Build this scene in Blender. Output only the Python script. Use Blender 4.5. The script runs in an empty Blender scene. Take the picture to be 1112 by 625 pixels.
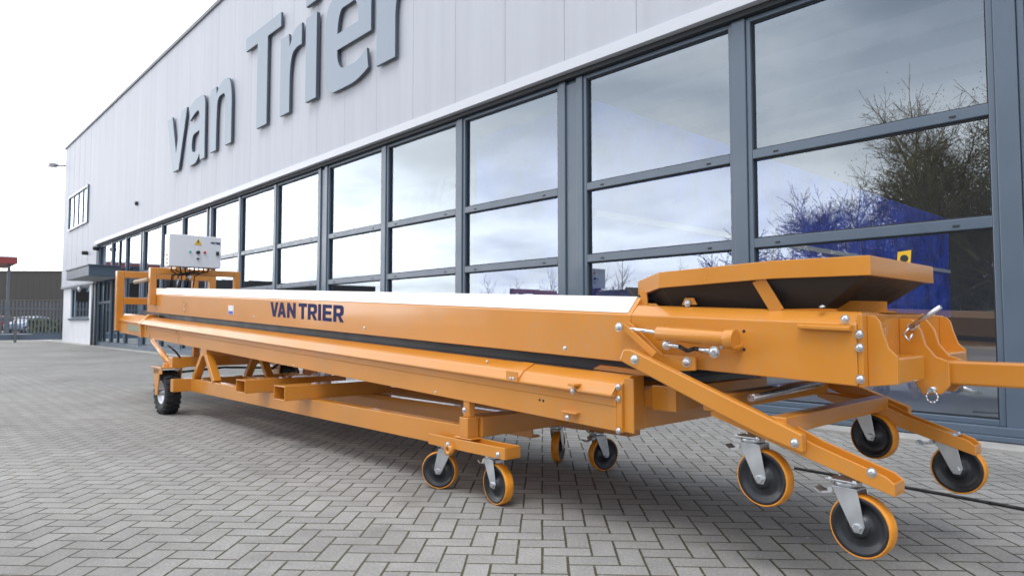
import bpy, bmesh, math, random
from mathutils import Vector, Matrix
R = math.radians
random.seed(7)
scene = bpy.context.scene
COL = scene.collection

# ------------------------------------------------------------------ materials
def mat(name, base=(.5, .5, .5), rough=.5, metal=0., coat=0., noise=None, bump=None, spec=.5, var=0., vscale=8., coatr=.08):
    m = bpy.data.materials.new(name); m.use_nodes = True
    nt = m.node_tree; b = nt.nodes['Principled BSDF']
    b.inputs['Base Color'].default_value = (*base, 1)
    b.inputs['Roughness'].default_value = rough
    b.inputs['Metallic'].default_value = metal
    b.inputs['Coat Weight'].default_value = coat
    b.inputs['Coat Roughness'].default_value = coatr
    b.inputs['Specular IOR Level'].default_value = spec
    tc = nt.nodes.new('ShaderNodeTexCoord')
    if var:
        n = nt.nodes.new('ShaderNodeTexNoise'); n.inputs['Scale'].default_value = vscale; n.inputs['Detail'].default_value = 6
        nt.links.new(tc.outputs['Object'], n.inputs['Vector'])
        r = nt.nodes.new('ShaderNodeMapRange')
        r.inputs['From Min'].default_value = .3; r.inputs['From Max'].default_value = .7
        r.inputs['To Min'].default_value = 1 - var; r.inputs['To Max'].default_value = 1 + var
        nt.links.new(n.outputs['Fac'], r.inputs['Value'])
        mx = nt.nodes.new('ShaderNodeVectorMath'); mx.operation = 'SCALE'
        mx.inputs[0].default_value = base
        nt.links.new(r.outputs[0], mx.inputs['Scale']); nt.links.new(mx.outputs[0], b.inputs['Base Color'])
        r2 = nt.nodes.new('ShaderNodeMapRange')
        r2.inputs['From Min'].default_value = .3; r2.inputs['From Max'].default_value = .7
        r2.inputs['To Min'].default_value = max(0, rough - .08); r2.inputs['To Max'].default_value = rough + .1
        nt.links.new(n.outputs['Fac'], r2.inputs['Value']); nt.links.new(r2.outputs[0], b.inputs['Roughness'])
    if bump:
        n = nt.nodes.new('ShaderNodeTexNoise'); n.inputs['Scale'].default_value = bump[0]; n.inputs['Detail'].default_value = 3
        nt.links.new(tc.outputs['Object'], n.inputs['Vector'])
        bp = nt.nodes.new('ShaderNodeBump'); bp.inputs['Strength'].default_value = bump[1]; bp.inputs['Distance'].default_value = bump[2]
        nt.links.new(n.outputs['Fac'], bp.inputs['Height']); nt.links.new(bp.outputs[0], b.inputs['Normal'])
    return m

ORANGE = mat('orange_enamel', (.63, .245, .026), .33, coat=.65, var=.05, vscale=2.5, bump=(4, .09, .01), coatr=.07)
def dusty(m):      # thin road dust and scuffs that break up the enamel
    nt = m.node_tree; b = nt.nodes['Principled BSDF']; L = nt.links.new; src = b.inputs['Base Color'].links[0].from_socket
    tc = nt.nodes.new('ShaderNodeTexCoord'); n = nt.nodes.new('ShaderNodeTexNoise'); n.inputs['Scale'].default_value = 26; n.inputs['Detail'].default_value = 8; n.inputs['Roughness'].default_value = .7; L(tc.outputs['Object'], n.inputs['Vector'])
    n2 = nt.nodes.new('ShaderNodeTexNoise'); n2.inputs['Scale'].default_value = 1.7; n2.inputs['Detail'].default_value = 4; L(tc.outputs['Object'], n2.inputs['Vector'])
    mu = nt.nodes.new('ShaderNodeMath'); mu.operation = 'MULTIPLY'; L(n.outputs['Fac'], mu.inputs[0]); L(n2.outputs['Fac'], mu.inputs[1])
    r = nt.nodes.new('ShaderNodeMapRange'); r.inputs['From Min'].default_value = .27; r.inputs['From Max'].default_value = .42; r.inputs['To Max'].default_value = .22; L(mu.outputs[0], r.inputs['Value'])
    x = nt.nodes.new('ShaderNodeMixRGB'); L(r.outputs[0], x.inputs[0]); L(src, x.inputs[1]); x.inputs[2].default_value = (.40, .30, .19, 1); L(x.outputs[0], b.inputs['Base Color'])
dusty(ORANGE)
ORANGE2 = mat('orange_enamel_flat', (.74, .32, .055), .42, coat=.4, var=.04, vscale=3., coatr=.2)
ZINC = mat('zinc_plate', (.66, .69, .72), .33, metal=.9, var=.12, vscale=14)
BOLT = mat('bolt_steel', (.64, .66, .68), .34, metal=.95, var=.15, vscale=60)
BLACKR = mat('black_rubber', (.018, .018, .02), .55, var=.2, vscale=12)
BELT = mat('belt_rubber', (.014, .016, .024), .42, var=.2, vscale=5)
CORE = mat('black_nylon', (.017, .019, .023), .38, coat=.1, var=.45, vscale=18)
PU = mat('orange_polyurethane', (.78, .29, .02), .42, var=.22, vscale=22, bump=(90, .3, .002))
CLAD = mat('silver_cladding', (.50, .52, .57), .55, metal=0, spec=.3)
def streaks(m, amt, sc):
    nt = m.node_tree; b = nt.nodes['Principled BSDF']; L = nt.links.new; base = tuple(b.inputs['Base Color'].default_value)[:3]
    g_ = nt.nodes.new('ShaderNodeNewGeometry'); mp = nt.nodes.new('ShaderNodeMapping'); mp.inputs['Scale'].default_value = sc; L(g_.outputs['Position'], mp.inputs['Vector'])
    n = nt.nodes.new('ShaderNodeTexNoise'); n.inputs['Scale'].default_value = 1; n.inputs['Detail'].default_value = 7; n.inputs['Roughness'].default_value = .6; L(mp.outputs[0], n.inputs['Vector'])
    r = nt.nodes.new('ShaderNodeMapRange'); r.inputs['From Min'].default_value = .3; r.inputs['From Max'].default_value = .65; r.inputs['To Min'].default_value = 1 - amt; r.inputs['To Max'].default_value = 1.02; L(n.outputs['Fac'], r.inputs['Value'])
    # each panel its own very slight shade
    sx = nt.nodes.new('ShaderNodeSeparateXYZ'); L(g_.outputs['Position'], sx.inputs[0])
    f1 = nt.nodes.new('ShaderNodeMath'); f1.operation = 'MULTIPLY_ADD'; f1.inputs[1].default_value = 1 / 1.07; f1.inputs[2].default_value = 5.52 / 1.07; L(sx.outputs[0], f1.inputs[0])
    f2 = nt.nodes.new('ShaderNodeMath'); f2.operation = 'FLOOR'; L(f1.outputs[0], f2.inputs[0])
    wn = nt.nodes.new('ShaderNodeTexWhiteNoise'); wn.noise_dimensions = '1D'; L(f2.outputs[0], wn.inputs['W'])
    f3 = nt.nodes.new('ShaderNodeMath'); f3.operation = 'MULTIPLY_ADD'; f3.inputs[1].default_value = .035; f3.inputs[2].default_value = .98; L(wn.outputs['Value'], f3.inputs[0])
    f4 = nt.nodes.new('ShaderNodeMath'); f4.operation = 'MULTIPLY'; L(f3.outputs[0], f4.inputs[0]); L(r.outputs[0], f4.inputs[1])
    v = nt.nodes.new('ShaderNodeVectorMath'); v.operation = 'SCALE'; v.inputs[0].default_value = base; L(f4.outputs[0], v.inputs['Scale']); L(v.outputs[0], b.inputs['Base Color'])
streaks(CLAD, .055, (5.0, 5.0, .28))
TRIMW = mat('pale_trim', (.58, .60, .64), .4, metal=.1)
DARKGAP = mat('dark_recess', (.02, .025, .03), .6)
FRAME = mat('slate_frame', (.096, .132, .178), .36, coat=.25, var=.03, vscale=3)
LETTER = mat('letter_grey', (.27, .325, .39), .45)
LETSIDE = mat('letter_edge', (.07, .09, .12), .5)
CANOPY = mat('canopy_slate', (.085, .115, .155), .4, var=.05)
PLINTH = mat('white_render', (.72, .73, .76), .75, var=.06, vscale=1.5)
CONC = mat('concrete', (.36, .35, .33), .85, var=.14, vscale=5, bump=(30, .3, .01))
INFLOOR = mat('hall_floor', (.42, .42, .42), .35, var=.1, vscale=.6)
INWALL = mat('hall_wall', (.13, .135, .15), .7)
WHITE = mat('white_paint', (.80, .81, .83), .35, coat=.3)
NAVY = mat('navy_print', (.010, .014, .09), .6, spec=.2)
BLUE = mat('blue_tarpaulin', (.045, .12, .74), .35, coat=.3, var=.5, vscale=1.6, bump=(2.5, .8, .08))
YEL = mat('yellow_label', (.80, .48, .02), .4)
RED = mat('red_paint', (.26, .03, .03), .4, coat=.3)
GREEN = mat('teal_lamp', (.05, .5, .4), .3)
GALV = mat('galvanised_steel', (.15, .17, .19), .5, metal=.4)
WAREH = mat('dark_sheet_wall', (.052, .046, .042), .6, var=.1, vscale=.4)
CABLE = mat('cable_rubber', (.012, .012, .014), .5)
TYRE = mat('tyre_rubber', (.022, .023, .025), .7, var=.2, vscale=20)
RIM = mat('rim_silver', (.55, .56, .58), .4, metal=.7)
BARK = mat('bark', (.10, .085, .06), .9, var=.25, vscale=4)
TWIG = mat('twig', (.32, .26, .14), .9, var=.3, vscale=2)
IVY = mat('ivy_leaf', (.24, .22, .10), .6, var=.3, vscale=2)
HEDGE = mat('hedge_leaf', (.10, .125, .05), .7, var=.35, vscale=5)
CARGLASS = mat('car_glass', (.02, .025, .03), .08, coat=.5)
CARRED = mat('car_red', (.45, .02, .03), .3, coat=.8)
CARBLUE = mat('car_pale_blue', (.35, .45, .62), .3, coat=.8)
CARDARK = mat('car_dark', (.02, .03, .05), .25, coat=.8)
CARGREY = mat('car_anthracite', (.03, .034, .038), .25, coat=.8)
CHROME = mat('chrome', (.8, .8, .82), .12, metal=1)
LAMPG = mat('lamp_glass', (.6, .62, .65), .15)
BRICKG = mat('grey_wall', (.22, .22, .23), .7)

def glass_mat(name, tint, lo=.12, k=1.5, rough=0.004):
    m = bpy.data.materials.new(name); m.use_nodes = True; nt = m.node_tree; nt.nodes.clear()
    out = nt.nodes.new('ShaderNodeOutputMaterial'); mix = nt.nodes.new('ShaderNodeMixShader')
    tr = nt.nodes.new('ShaderNodeBsdfTransparent'); tr.inputs[0].default_value = (*tint, 1)
    gl = nt.nodes.new('ShaderNodeBsdfGlossy'); gl.inputs['Roughness'].default_value = rough
    gl.inputs['Color'].default_value = (.82, .92, 1, 1)
    fr = nt.nodes.new('ShaderNodeFresnel'); fr.inputs['IOR'].default_value = 1.55
    ma = nt.nodes.new('ShaderNodeMath'); ma.operation = 'MULTIPLY_ADD'; ma.inputs[1].default_value = k; ma.inputs[2].default_value = lo; ma.use_clamp = True
    tc = nt.nodes.new('ShaderNodeTexCoord'); n = nt.nodes.new('ShaderNodeTexNoise'); n.inputs['Scale'].default_value = .55; n.inputs['Detail'].default_value = 0
    bp = nt.nodes.new('ShaderNodeBump'); bp.inputs['Strength'].default_value = .35; bp.inputs['Distance'].default_value = .006
    L = nt.links.new
    L(tc.outputs['Object'], n.inputs['Vector']); L(n.outputs['Fac'], bp.inputs['Height']); L(bp.outputs[0], gl.inputs['Normal'])
    L(fr.outputs[0], ma.inputs[0]); L(ma.outputs[0], mix.inputs[0]); L(tr.outputs[0], mix.inputs[1]); L(gl.outputs[0], mix.inputs[2]); L(mix.outputs[0], out.inputs[0])
    return m
GLASS = glass_mat('window_glass', (.84, .88, .93), .145, 2.1)

def paving_mat():
    m = bpy.data.materials.new('herringbone_pavers'); m.use_nodes = True; nt = m.node_tree
    b = nt.nodes['Principled BSDF']; L = nt.links.new
    def math_(op, a, c=None, d=None, clamp=False):
        n = nt.nodes.new('ShaderNodeMath'); n.operation = op; n.use_clamp = clamp
        for i, v in enumerate((a, c, d)):
            if v is None: continue
            if isinstance(v, (int, float)): n.inputs[i].default_value = v
            else: L(v, n.inputs[i])
        return n.outputs[0]
    geo = nt.nodes.new('ShaderNodeNewGeometry')
    mp = nt.nodes.new('ShaderNodeMapping'); mp.vector_type = 'POINT'
    mp.inputs['Rotation'].default_value = (0, 0, -R(44.9))
    L(geo.outputs['Position'], mp.inputs['Vector'])
    # slight wobble so the joints are not ruler-straight
    wn = nt.nodes.new('ShaderNodeTexNoise'); wn.inputs['Scale'].default_value = 2.5; wn.inputs['Detail'].default_value = 2
    L(mp.outputs[0], wn.inputs['Vector'])
    wv = nt.nodes.new('ShaderNodeVectorMath'); wv.operation = 'SUBTRACT'; L(wn.outputs['Color'], wv.inputs[0]); wv.inputs[1].default_value = (.5, .5, .5)
    ws = nt.nodes.new('ShaderNodeVectorMath'); ws.operation = 'SCALE'; L(wv.outputs[0], ws.inputs[0]); ws.inputs['Scale'].default_value = .014
    wa = nt.nodes.new('ShaderNodeVectorMath'); wa.operation = 'ADD'; L(mp.outputs[0], wa.inputs[0]); L(ws.outputs[0], wa.inputs[1])
    sc = nt.nodes.new('ShaderNodeVectorMath'); sc.operation = 'SCALE'; L(wa.outputs[0], sc.inputs[0]); sc.inputs['Scale'].default_value = 1 / .0962
    sp = nt.nodes.new('ShaderNodeSeparateXYZ'); L(sc.outputs[0], sp.inputs[0])
    X, Y = sp.outputs[0], sp.outputs[1]
    fx, fy = math_('FLOOR', X), math_('FLOOR', Y)
    rx, ry = math_('SUBTRACT', X, fx), math_('SUBTRACT', Y, fy)
    k = math_('FLOORED_MODULO', math_('ADD', fx, fy), 4)
    def eq(v): return math_('COMPARE', k, v, .1)
    k0, k1, k2, k3 = eq(0), eq(1), eq(2), eq(3)
    dl = math_('ADD', rx, k1); dr = math_('ADD', math_('SUBTRACT', 1, rx), k0)
    db = math_('ADD', ry, k3); dt = math_('ADD', math_('SUBTRACT', 1, ry), k2)
    d = math_('MINIMUM', math_('MINIMUM', dl, dr), math_('MINIMUM', db, dt))
    idx = math_('SUBTRACT', fx, k1); idy = math_('SUBTRACT', fy, k3)
    cv = nt.nodes.new('ShaderNodeCombineXYZ'); L(idx, cv.inputs[0]); L(idy, cv.inputs[1])
    wh = nt.nodes.new('ShaderNodeTexWhiteNoise'); wh.noise_dimensions = '2D'; L(cv.outputs[0], wh.inputs['Vector'])
    # brick colour
    big = nt.nodes.new('ShaderNodeTexNoise'); big.inputs['Scale'].default_value = .45; big.inputs['Detail'].default_value = 5; L(geo.outputs['Position'], big.inputs['Vector'])
    fine = nt.nodes.new('ShaderNodeTexNoise'); fine.inputs['Scale'].default_value = 85; fine.inputs['Detail'].default_value = 8; fine.inputs['Roughness'].default_value = .75; L(geo.outputs['Position'], fine.inputs['Vector'])
    mid = nt.nodes.new('ShaderNodeTexNoise'); mid.inputs['Scale'].default_value = 6; mid.inputs['Detail'].default_value = 5; L(geo.outputs['Position'], mid.inputs['Vector'])
    v = math_('MULTIPLY_ADD', wh.outputs['Value'], .15, .925)
    v = math_('MULTIPLY', v, math_('MULTIPLY_ADD', big.outputs['Fac'], .8, .60))
    v = math_('MULTIPLY', v, math_('MULTIPLY_ADD', fine.outputs['Fac'], 1.5, .25))
    v = math_('MULTIPLY', v, math_('MULTIPLY_ADD', mid.outputs['Fac'], .5, .75))
    bc = nt.nodes.new('ShaderNodeVectorMath'); bc.operation = 'SCALE'; bc.inputs[0].default_value = (.268, .262, .248); L(v, bc.inputs['Scale'])
    # joints, partly mossy
    jw = math_('MULTIPLY_ADD', mid.outputs['Fac'], .050, .010)
    j = nt.nodes.new('ShaderNodeMapRange'); L(d, j.inputs['Value']); L(jw, j.inputs['From Min']); L(math_('ADD', jw, .022), j.inputs['From Max'])
    jc = nt.nodes.new('ShaderNodeMixRGB'); jc.inputs[1].default_value = (.046, .040, .030, 1); jc.inputs[2].default_value = (.080, .078, .036, 1); 
    L(math_('MULTIPLY_ADD', big.outputs['Fac'], 3.2, -1.2, True), jc.inputs[0])
    mx = nt.nodes.new('ShaderNodeMixRGB'); L(j.outputs[0], mx.inputs[0]); L(jc.outputs[0], mx.inputs[1]); L(bc.outputs[0], mx.inputs[2])
    gv = nt.nodes.new('ShaderNodeTexVoronoi'); gv.inputs['Scale'].default_value = 70; L(geo.outputs['Position'], gv.inputs['Vector'])
    gsel = nt.nodes.new('ShaderNodeSeparateXYZ'); L(gv.outputs['Color'], gsel.inputs[0])
    gm = math_('MULTIPLY', math_('MULTIPLY', math_('LESS_THAN', gv.outputs['Distance'], .28), math_('GREATER_THAN', gsel.outputs[0], .72)), .5)
    mg = nt.nodes.new('ShaderNodeMixRGB'); L(gm, mg.inputs[0]); L(mx.outputs[0], mg.inputs[1]); mg.inputs[2].default_value = (.42, .41, .38, 1); mx = mg
    # old oil and tyre marks
    st = nt.nodes.new('ShaderNodeTexNoise'); st.inputs['Scale'].default_value = .8; st.inputs['Detail'].default_value = 8; st.inputs['Roughness'].default_value = .62; st.inputs['Distortion'].default_value = .6; L(geo.outputs['Position'], st.inputs['Vector'])
    sr = nt.nodes.new('ShaderNodeMapRange'); sr.inputs['From Min'].default_value = .54; sr.inputs['From Max'].default_value = .68; sr.inputs['To Max'].default_value = .38; L(st.outputs['Fac'], sr.inputs['Value'])
    ms = nt.nodes.new('ShaderNodeMixRGB'); L(sr.outputs[0], ms.inputs[0]); L(mx.outputs[0], ms.inputs[1]); ms.inputs[2].default_value = (.13, .12, .105, 1); mx = ms
    # sparse litter: pale specks
    sv = nt.nodes.new('ShaderNodeTexVoronoi'); sv.inputs['Scale'].default_value = 2.6; L(geo.outputs['Position'], sv.inputs['Vector'])
    sp2 = math_('LESS_THAN', sv.outputs['Distance'], .022)
    mx2 = nt.nodes.new('ShaderNodeMixRGB'); L(sp2, mx2.inputs[0]); L(mx.outputs[0], mx2.inputs[1]); mx2.inputs[2].default_value = (.42, .40, .36, 1)
    L(mx2.outputs[0], b.inputs['Base Color'])
    b.inputs['Roughness'].default_value = .82
    b.inputs['Specular IOR Level'].default_value = .35
    hh = math_('ADD', math_('MULTIPLY', j.outputs[0], .8), math_('MULTIPLY', fine.outputs['Fac'], .22))
    hh = math_('ADD', hh, math_('MULTIPLY', wh.outputs['Value'], .6))
    bp = nt.nodes.new('ShaderNodeBump'); bp.inputs['Strength'].default_value = .75; bp.inputs['Distance'].default_value = .004
    L(hh, bp.inputs['Height']); L(bp.outputs[0], b.inputs['Normal'])
    return m
PAVE = paving_mat()

# ------------------------------------------------------------------ mesh helpers
class MB:
    def __init__(s): s.bm = bmesh.new(); s.smooth = []
    def _add(s, vs, fs, sm=False):
        bv = [s.bm.verts.new(v) for v in vs]; out = []
        for f in fs:
            try: g = s.bm.faces.new([bv[i] for i in f]); g.smooth = sm; out.append(g)
            except ValueError: pass
        return bv
    def box(s, x0, x1, y0, y1, z0, z1):
        x0, x1 = sorted((x0, x1)); y0, y1 = sorted((y0, y1)); z0, z1 = sorted((z0, z1))
        return s._add([(x, y, z) for z in (z0, z1) for y in (y0, y1) for x in (x0, x1)],
                      [(0, 2, 3, 1), (4, 5, 7, 6), (0, 1, 5, 4), (2, 6, 7, 3), (0, 4, 6, 2), (1, 3, 7, 5)])
    def prism(s, pts, d0, d1, axis):   # polygon extruded along an axis; pts in the other two, cyclic order
        def P(u, v, d):
            return {'x': (d, u, v), 'y': (u, d, v), 'z': (u, v, d)}[axis]
        n = len(pts)
        return s._add([P(u, v, d0) for u, v in pts] + [P(u, v, d1) for u, v in pts],
                      [tuple(range(n)), tuple(range(2 * n - 1, n - 1, -1))] + [(i, (i + 1) % n, n + (i + 1) % n, n + i) for i in range(n)])
    def tube(s, p, q, r0, r1=None, n=12, cap=True, sm=True):
        p, q = Vector(p), Vector(q); r1 = r0 if r1 is None else r1
        d = (q - p).normalized(); a = d.orthogonal().normalized(); b = d.cross(a)
        ring = lambda c, r: [tuple(c + (a * math.cos(t) + b * math.sin(t)) * r) for t in [2 * math.pi * i / n for i in range(n)]]
        fs = [(i, (i + 1) % n, n + (i + 1) % n, n + i) for i in range(n)]
        bv = s._add(ring(p, r0) + ring(q, r1), fs, sm)
        if cap:
            for idx in (range(n), range(n, 2 * n)):
                try: s.bm.faces.new([bv[i] for i in idx])
                except ValueError: pass
        return bv
    def bar(s, p, q, w, h, up=(0, 0, 1)):   # rectangular bar from p to q
        p, q = Vector(p), Vector(q); d = (q - p).normalized(); sd = d.cross(Vector(up)).normalized(); u = sd.cross(d)
        vs = [tuple(c + sd * i * w / 2 + u * j * h / 2) for c in (p, q) for i, j in ((-1, -1), (1, -1), (1, 1), (-1, 1))]
        return s._add(vs, [(0, 1, 2, 3), (7, 6, 5, 4), (0, 4, 5, 1), (1, 5, 6, 2), (2, 6, 7, 3), (3, 7, 4, 0)])
    def path(s, pts, r, n=8):
        for a, b in zip(pts, pts[1:]): s.tube(a, b, r, n=n, cap=True)
    def lathe(s, prof, c, axis='y', n=40, loop=False):   # prof: (radius, offset)
        c = Vector(c); rings = []
        for r, o in prof:
            vs = []
            for i in range(n):
                t = 2 * math.pi * i / n; u, v = r * math.cos(t), r * math.sin(t)
                vs.append(s.bm.verts.new(c + Vector({'y': (u, o, v), 'x': (o, u, v), 'z': (u, v, o)}[axis])))
            rings.append(vs)
        nr = len(rings)
        for k in range(nr if loop else nr - 1):
            for i in range(n):
                f = s.bm.faces.new([rings[k][i], rings[k][(i + 1) % n], rings[(k + 1) % nr][(i + 1) % n], rings[(k + 1) % nr][i]])
                f.smooth = True
        if not loop: s.bm.faces.new(rings[0]); s.bm.faces.new(rings[-1])
    def dome(s, c, r, nrm, h=.55):
        c = Vector(c); n = Vector(nrm).normalized(); a = n.orthogonal().normalized(); b = n.cross(a); N = 12
        prev = None
        for k, (rr, hh) in enumerate(((1.25, 0), (1.25, .15), (1, .15), (.95, .35), (.7, .5), (.35, h))):
            ring = [s.bm.verts.new(c + (a * math.cos(2 * math.pi * i / N) + b * math.sin(2 * math.pi * i / N)) * rr * r + n * hh * r) for i in range(N)]
            if prev:
                for i in range(N): s.bm.faces.new([prev[i], prev[(i + 1) % N], ring[(i + 1) % N], ring[i]]).smooth = k > 3
            prev = ring
        s.bm.faces.new(prev)
    def shear(s, k, a0=.863):      # local x = -a: z rises towards the far end
        for v in s.bm.verts: v.co.z += k * (-v.co.x - a0)
        return s
    def build(s, name, m, parent=None, bevel=0., at=None, mats=None):
        bmesh.ops.recalc_face_normals(s.bm, faces=s.bm.faces)
        if name == 'pane':
            for f in s.bm.faces:
                f.normal_update()
                if f.normal.y > 0: f.normal_flip()
        vs = [v.co for v in s.bm.verts]
        if at is None:
            lo = Vector([min(v[i] for v in vs) for i in range(3)]); hi = Vector([max(v[i] for v in vs) for i in range(3)])
            at = (lo + hi) / 2
        at = Vector(at)
        for v in s.bm.verts: v.co -= at
        me = bpy.data.meshes.new(name); s.bm.to_mesh(me); s.bm.free()
        for q in (mats or [m]): me.materials.append(q)
        o = bpy.data.objects.new(name, me); COL.objects.link(o)
        base = Vector((0, 0, 0))
        if parent is not None:
            o.parent = parent; base = ORG[parent.name]
        o.location = at - base
        ORG[o.name] = at
        if bevel:
            md = o.modifiers.new('bevel', 'BEVEL'); md.width = bevel; md.segments = 2; md.limit_method = 'ANGLE'; md.angle_limit = R(40)
            md.harden_normals = False
        return o
ORG = {}    # where each object's origin stands in its thing's build coordinates

def empty(name, at=(0, 0, 0), rz=0, parent=None):
    o = bpy.data.objects.new(name, None); COL.objects.link(o); o.empty_display_size = .3
    ORG[o.name] = Vector(at) 
    if parent is not None: o.parent = parent; o.location = Vector(at) - ORG[parent.name]
    else:
        o.location = Matrix.Rotation(rz, 3, 'Z') @ Vector(at); o.rotation_euler.z = rz
    return o
def tag(o, label=None, cat=None, group=None, kind=None):
    if label: o['label'] = label
    if cat: o['category'] = cat
    if group: o['group'] = group
    if kind: o['kind'] = kind
    return o

def text_mesh(s, bold=0., shear=0., res=3, extrude=0.):
    cu = bpy.data.curves.new('t', 'FONT'); cu.body = s; cu.size = 1; cu.offset = bold; cu.shear = shear; cu.resolution_u = res; cu.extrude = extrude
    o = bpy.data.objects.new('t', cu); COL.objects.link(o)
    dg = bpy.context.evaluated_depsgraph_get(); me = bpy.data.meshes.new_from_object(o.evaluated_get(dg))
    bpy.data.objects.remove(o); bpy.data.curves.remove(cu)
    return me
def text_into(mb, s, fn, bold=0., shear=0., extrude=.5, res=3):
    """add the word, squeezed to the unit box, each vertex sent through fn(u, v, t)"""
    me = text_mesh(s, bold, shear, res, extrude)
    xs = [v.co.x for v in me.vertices]; ys = [v.co.y for v in me.vertices]
    x0, x1, y0, y1 = min(xs), max(xs), min(ys), max(ys)
    bv = [mb.bm.verts.new(fn((v.co.x - x0) / (x1 - x0), (v.co.y - y0) / (y1 - y0), v.co.z)) for v in me.vertices]
    for p in me.polygons:
        try: mb.bm.faces.new([bv[i] for i in p.vertices])
        except ValueError: pass
    bpy.data.meshes.remove(me)

# hand-drawn glyphs in a unit box; a third number 1 rounds that corner
GL = {
 'v': [[(0, 1), (.27, 1), (.5, .30), (.73, 1), (1, 1), (.65, 0), (.35, 0)]],
 'n': [[(0, 0), (0, .97), (.25, .97), (.28, .85), (.42, .96, 1), (.62, 1.0, 1), (.90, .97, 1), (1, .72, 1), (1, .5), (1, 0), (.71, 0), (.71, .5), (.71, .78, 1), (.55, .80, 1), (.34, .78, 1), (.29, .58, 1), (.29, 0)]],
 'r': [[(0, 0), (0, .97), (.40, .97), (.44, .80), (.58, .94, 1), (.8, 1.0, 1), (1, 1.0), (1, .74), (.62, .76, 1), (.47, .56, 1), (.46, .4), (.46, 0)]],
 'a': [[(1, 0), (.76, 0), (.72, .11), (.60, 0, 1), (.40, -.02, 1), (.02, -.02, 1), (-.02, .30, 1), (.02, .60, 1), (.45, .62, 1), (.70, .63), (.70, .80, 1), (.44, .80, 1), (.16, .71), (.09, .91), (.32, 1.0, 1), (.55, 1.0, 1), (.98, 1.0, 1), (.99, .62, 1), (.99, .3), ],
       [(.70, .47), (.50, .47, 1), (.30, .44, 1), (.28, .18, 1), (.56, .16, 1), (.70, .30, 1)]],
 'e': [[(1, .42), (.28, .42), (.29, .21, 1), (.58, .19, 1), (.74, .19, 1), (.92, .27), (.95, .07), (.75, 0, 1), (.5, -.01, 1), (-.01, 0, 1), (0, .5, 1), (0, 1.0, 1), (.52, 1.01, 1), (1.0, 1.0, 1), (1, .55, 1)],
       [(.28, .59), (.30, .84, 1), (.52, .83, 1), (.73, .84, 1), (.74, .59)]],
 't': [[(0, 1), (1, 1), (1, .865), (.645, .865), (.645, 0), (.355, 0), (.355, .865), (0, .865)]],
 'V': [[(0, 1), (.31, 1), (.5, .36), (.69, 1), (1, 1), (.66, 0), (.34, 0)]],
 'A': [[(0, 0), (.34, 1), (.66, 1), (1, 0), (.70, 0), (.64, .19), (.36, .19), (.30, 0)], [(.42, .41), (.58, .41), (.5, .70)]],
 'N': [[(0, 0), (0, 1), (.28, 1), (.71, .46), (.71, 1), (1, 1), (1, 0), (.74, 0), (.29, .56), (.29, 0)]],
 'T': [[(0, 1), (1, 1), (1, .78), (.65, .78), (.65, 0), (.35, 0), (.35, .78), (0, .78)]],
 'R': [[(0, 0), (0, 1), (.6, 1), (.96, 1, 1), (.97, .68, 1), (.96, .42, 1), (.70, .37), (1, 0), (.66, 0), (.44, .33), (.29, .33), (.29, 0)], [(.29, .78), (.52, .78), (.67, .78, 1), (.67, .54, 1), (.52, .54), (.29, .54)]],
 'I': [[(0, 0), (0, 1), (1, 1), (1, 0)]],
 'E': [[(0, 0), (0, 1), (1, 1), (1, .79), (.33, .79), (.33, .61), (.93, .61), (.93, .40), (.33, .40), (.33, .21), (1, .21), (1, 0)]],
}
def glyph_into(mb, ch, fn, extrude=.5):
    cu = bpy.data.curves.new('g', 'CURVE'); cu.dimensions = '2D'; cu.fill_mode = 'BOTH'; cu.extrude = extrude
    for loop in GL[ch]:
        P = [(p[0], p[1], len(p) > 2) for p in loop]
        for it in range(3):
            Q = []; n = len(P)
            for i, (x_, y_, sm) in enumerate(P):
                if not sm: Q.append((x_, y_, False)); continue
                a, b = P[i - 1], P[(i + 1) % n]; ka = .25 if a[2] else (.5 if it == 0 else .25); kb = .25 if b[2] else (.5 if it == 0 else .25)
                Q.append((x_ + (a[0] - x_) * ka, y_ + (a[1] - y_) * ka, True)); Q.append((x_ + (b[0] - x_) * kb, y_ + (b[1] - y_) * kb, True))
            P = Q
        sp_ = cu.splines.new('POLY'); sp_.points.add(len(P) - 1); sp_.use_cyclic_u = True
        for q, (x_, y_, _) in zip(sp_.points, P): q.co = (x_, y_, 0, 1)
    o = bpy.data.objects.new('g', cu); COL.objects.link(o)
    me = bpy.data.meshes.new_from_object(o.evaluated_get(bpy.context.evaluated_depsgraph_get()))
    bpy.data.objects.remove(o); bpy.data.curves.remove(cu)
    bv = [mb.bm.verts.new(fn(v.co.x, v.co.y, v.co.z)) for v in me.vertices]
    for p in me.polygons:
        try: mb.bm.faces.new([bv[i] for i in p.vertices])
        except ValueError: pass
    bpy.data.meshes.remove(me)

# ------------------------------------------------------------------ ground
g = MB(); g._add([(-400, -400, 0), (400, -400, 0), (400, 400, 0), (-400, 400, 0)], [(0, 1, 2, 3)])
tag(g.build('paving', PAVE, at=(0, 0, 0)), kind='structure')
g = MB(); g.box(-60, 14, 5.72, 6.2, -.1, .03)
for i in range(60):
    pass
tag(g.build('concrete_edging', CONC, bevel=.006), kind='structure')

# ------------------------------------------------------------------ the hall
D = 6.05
hall = empty('industrial_hall', (-12, D, 0))
tag(hall, 'long silver-clad industrial hall with a band of slate-framed windows and large grey letters', 'building')
XL, XR = -37.0, 12.4
# cladding panels, each its own width, standing proud of the glazing line
m = MB(); x = -30.4; w = 1.07
x = -5.52 - 1.07 * 23
m.box(XL, x + .0, 5.93, 6.02, 2.5, 8.88)
xs = [x]
while x < XR - .2:
    m.box(x + .0025, min(x + w, XR) - .0025, 5.93, 6.02, 3.98, 8.88); x += w
m.build('cladding', CLAD, hall, bevel=.004)
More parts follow.
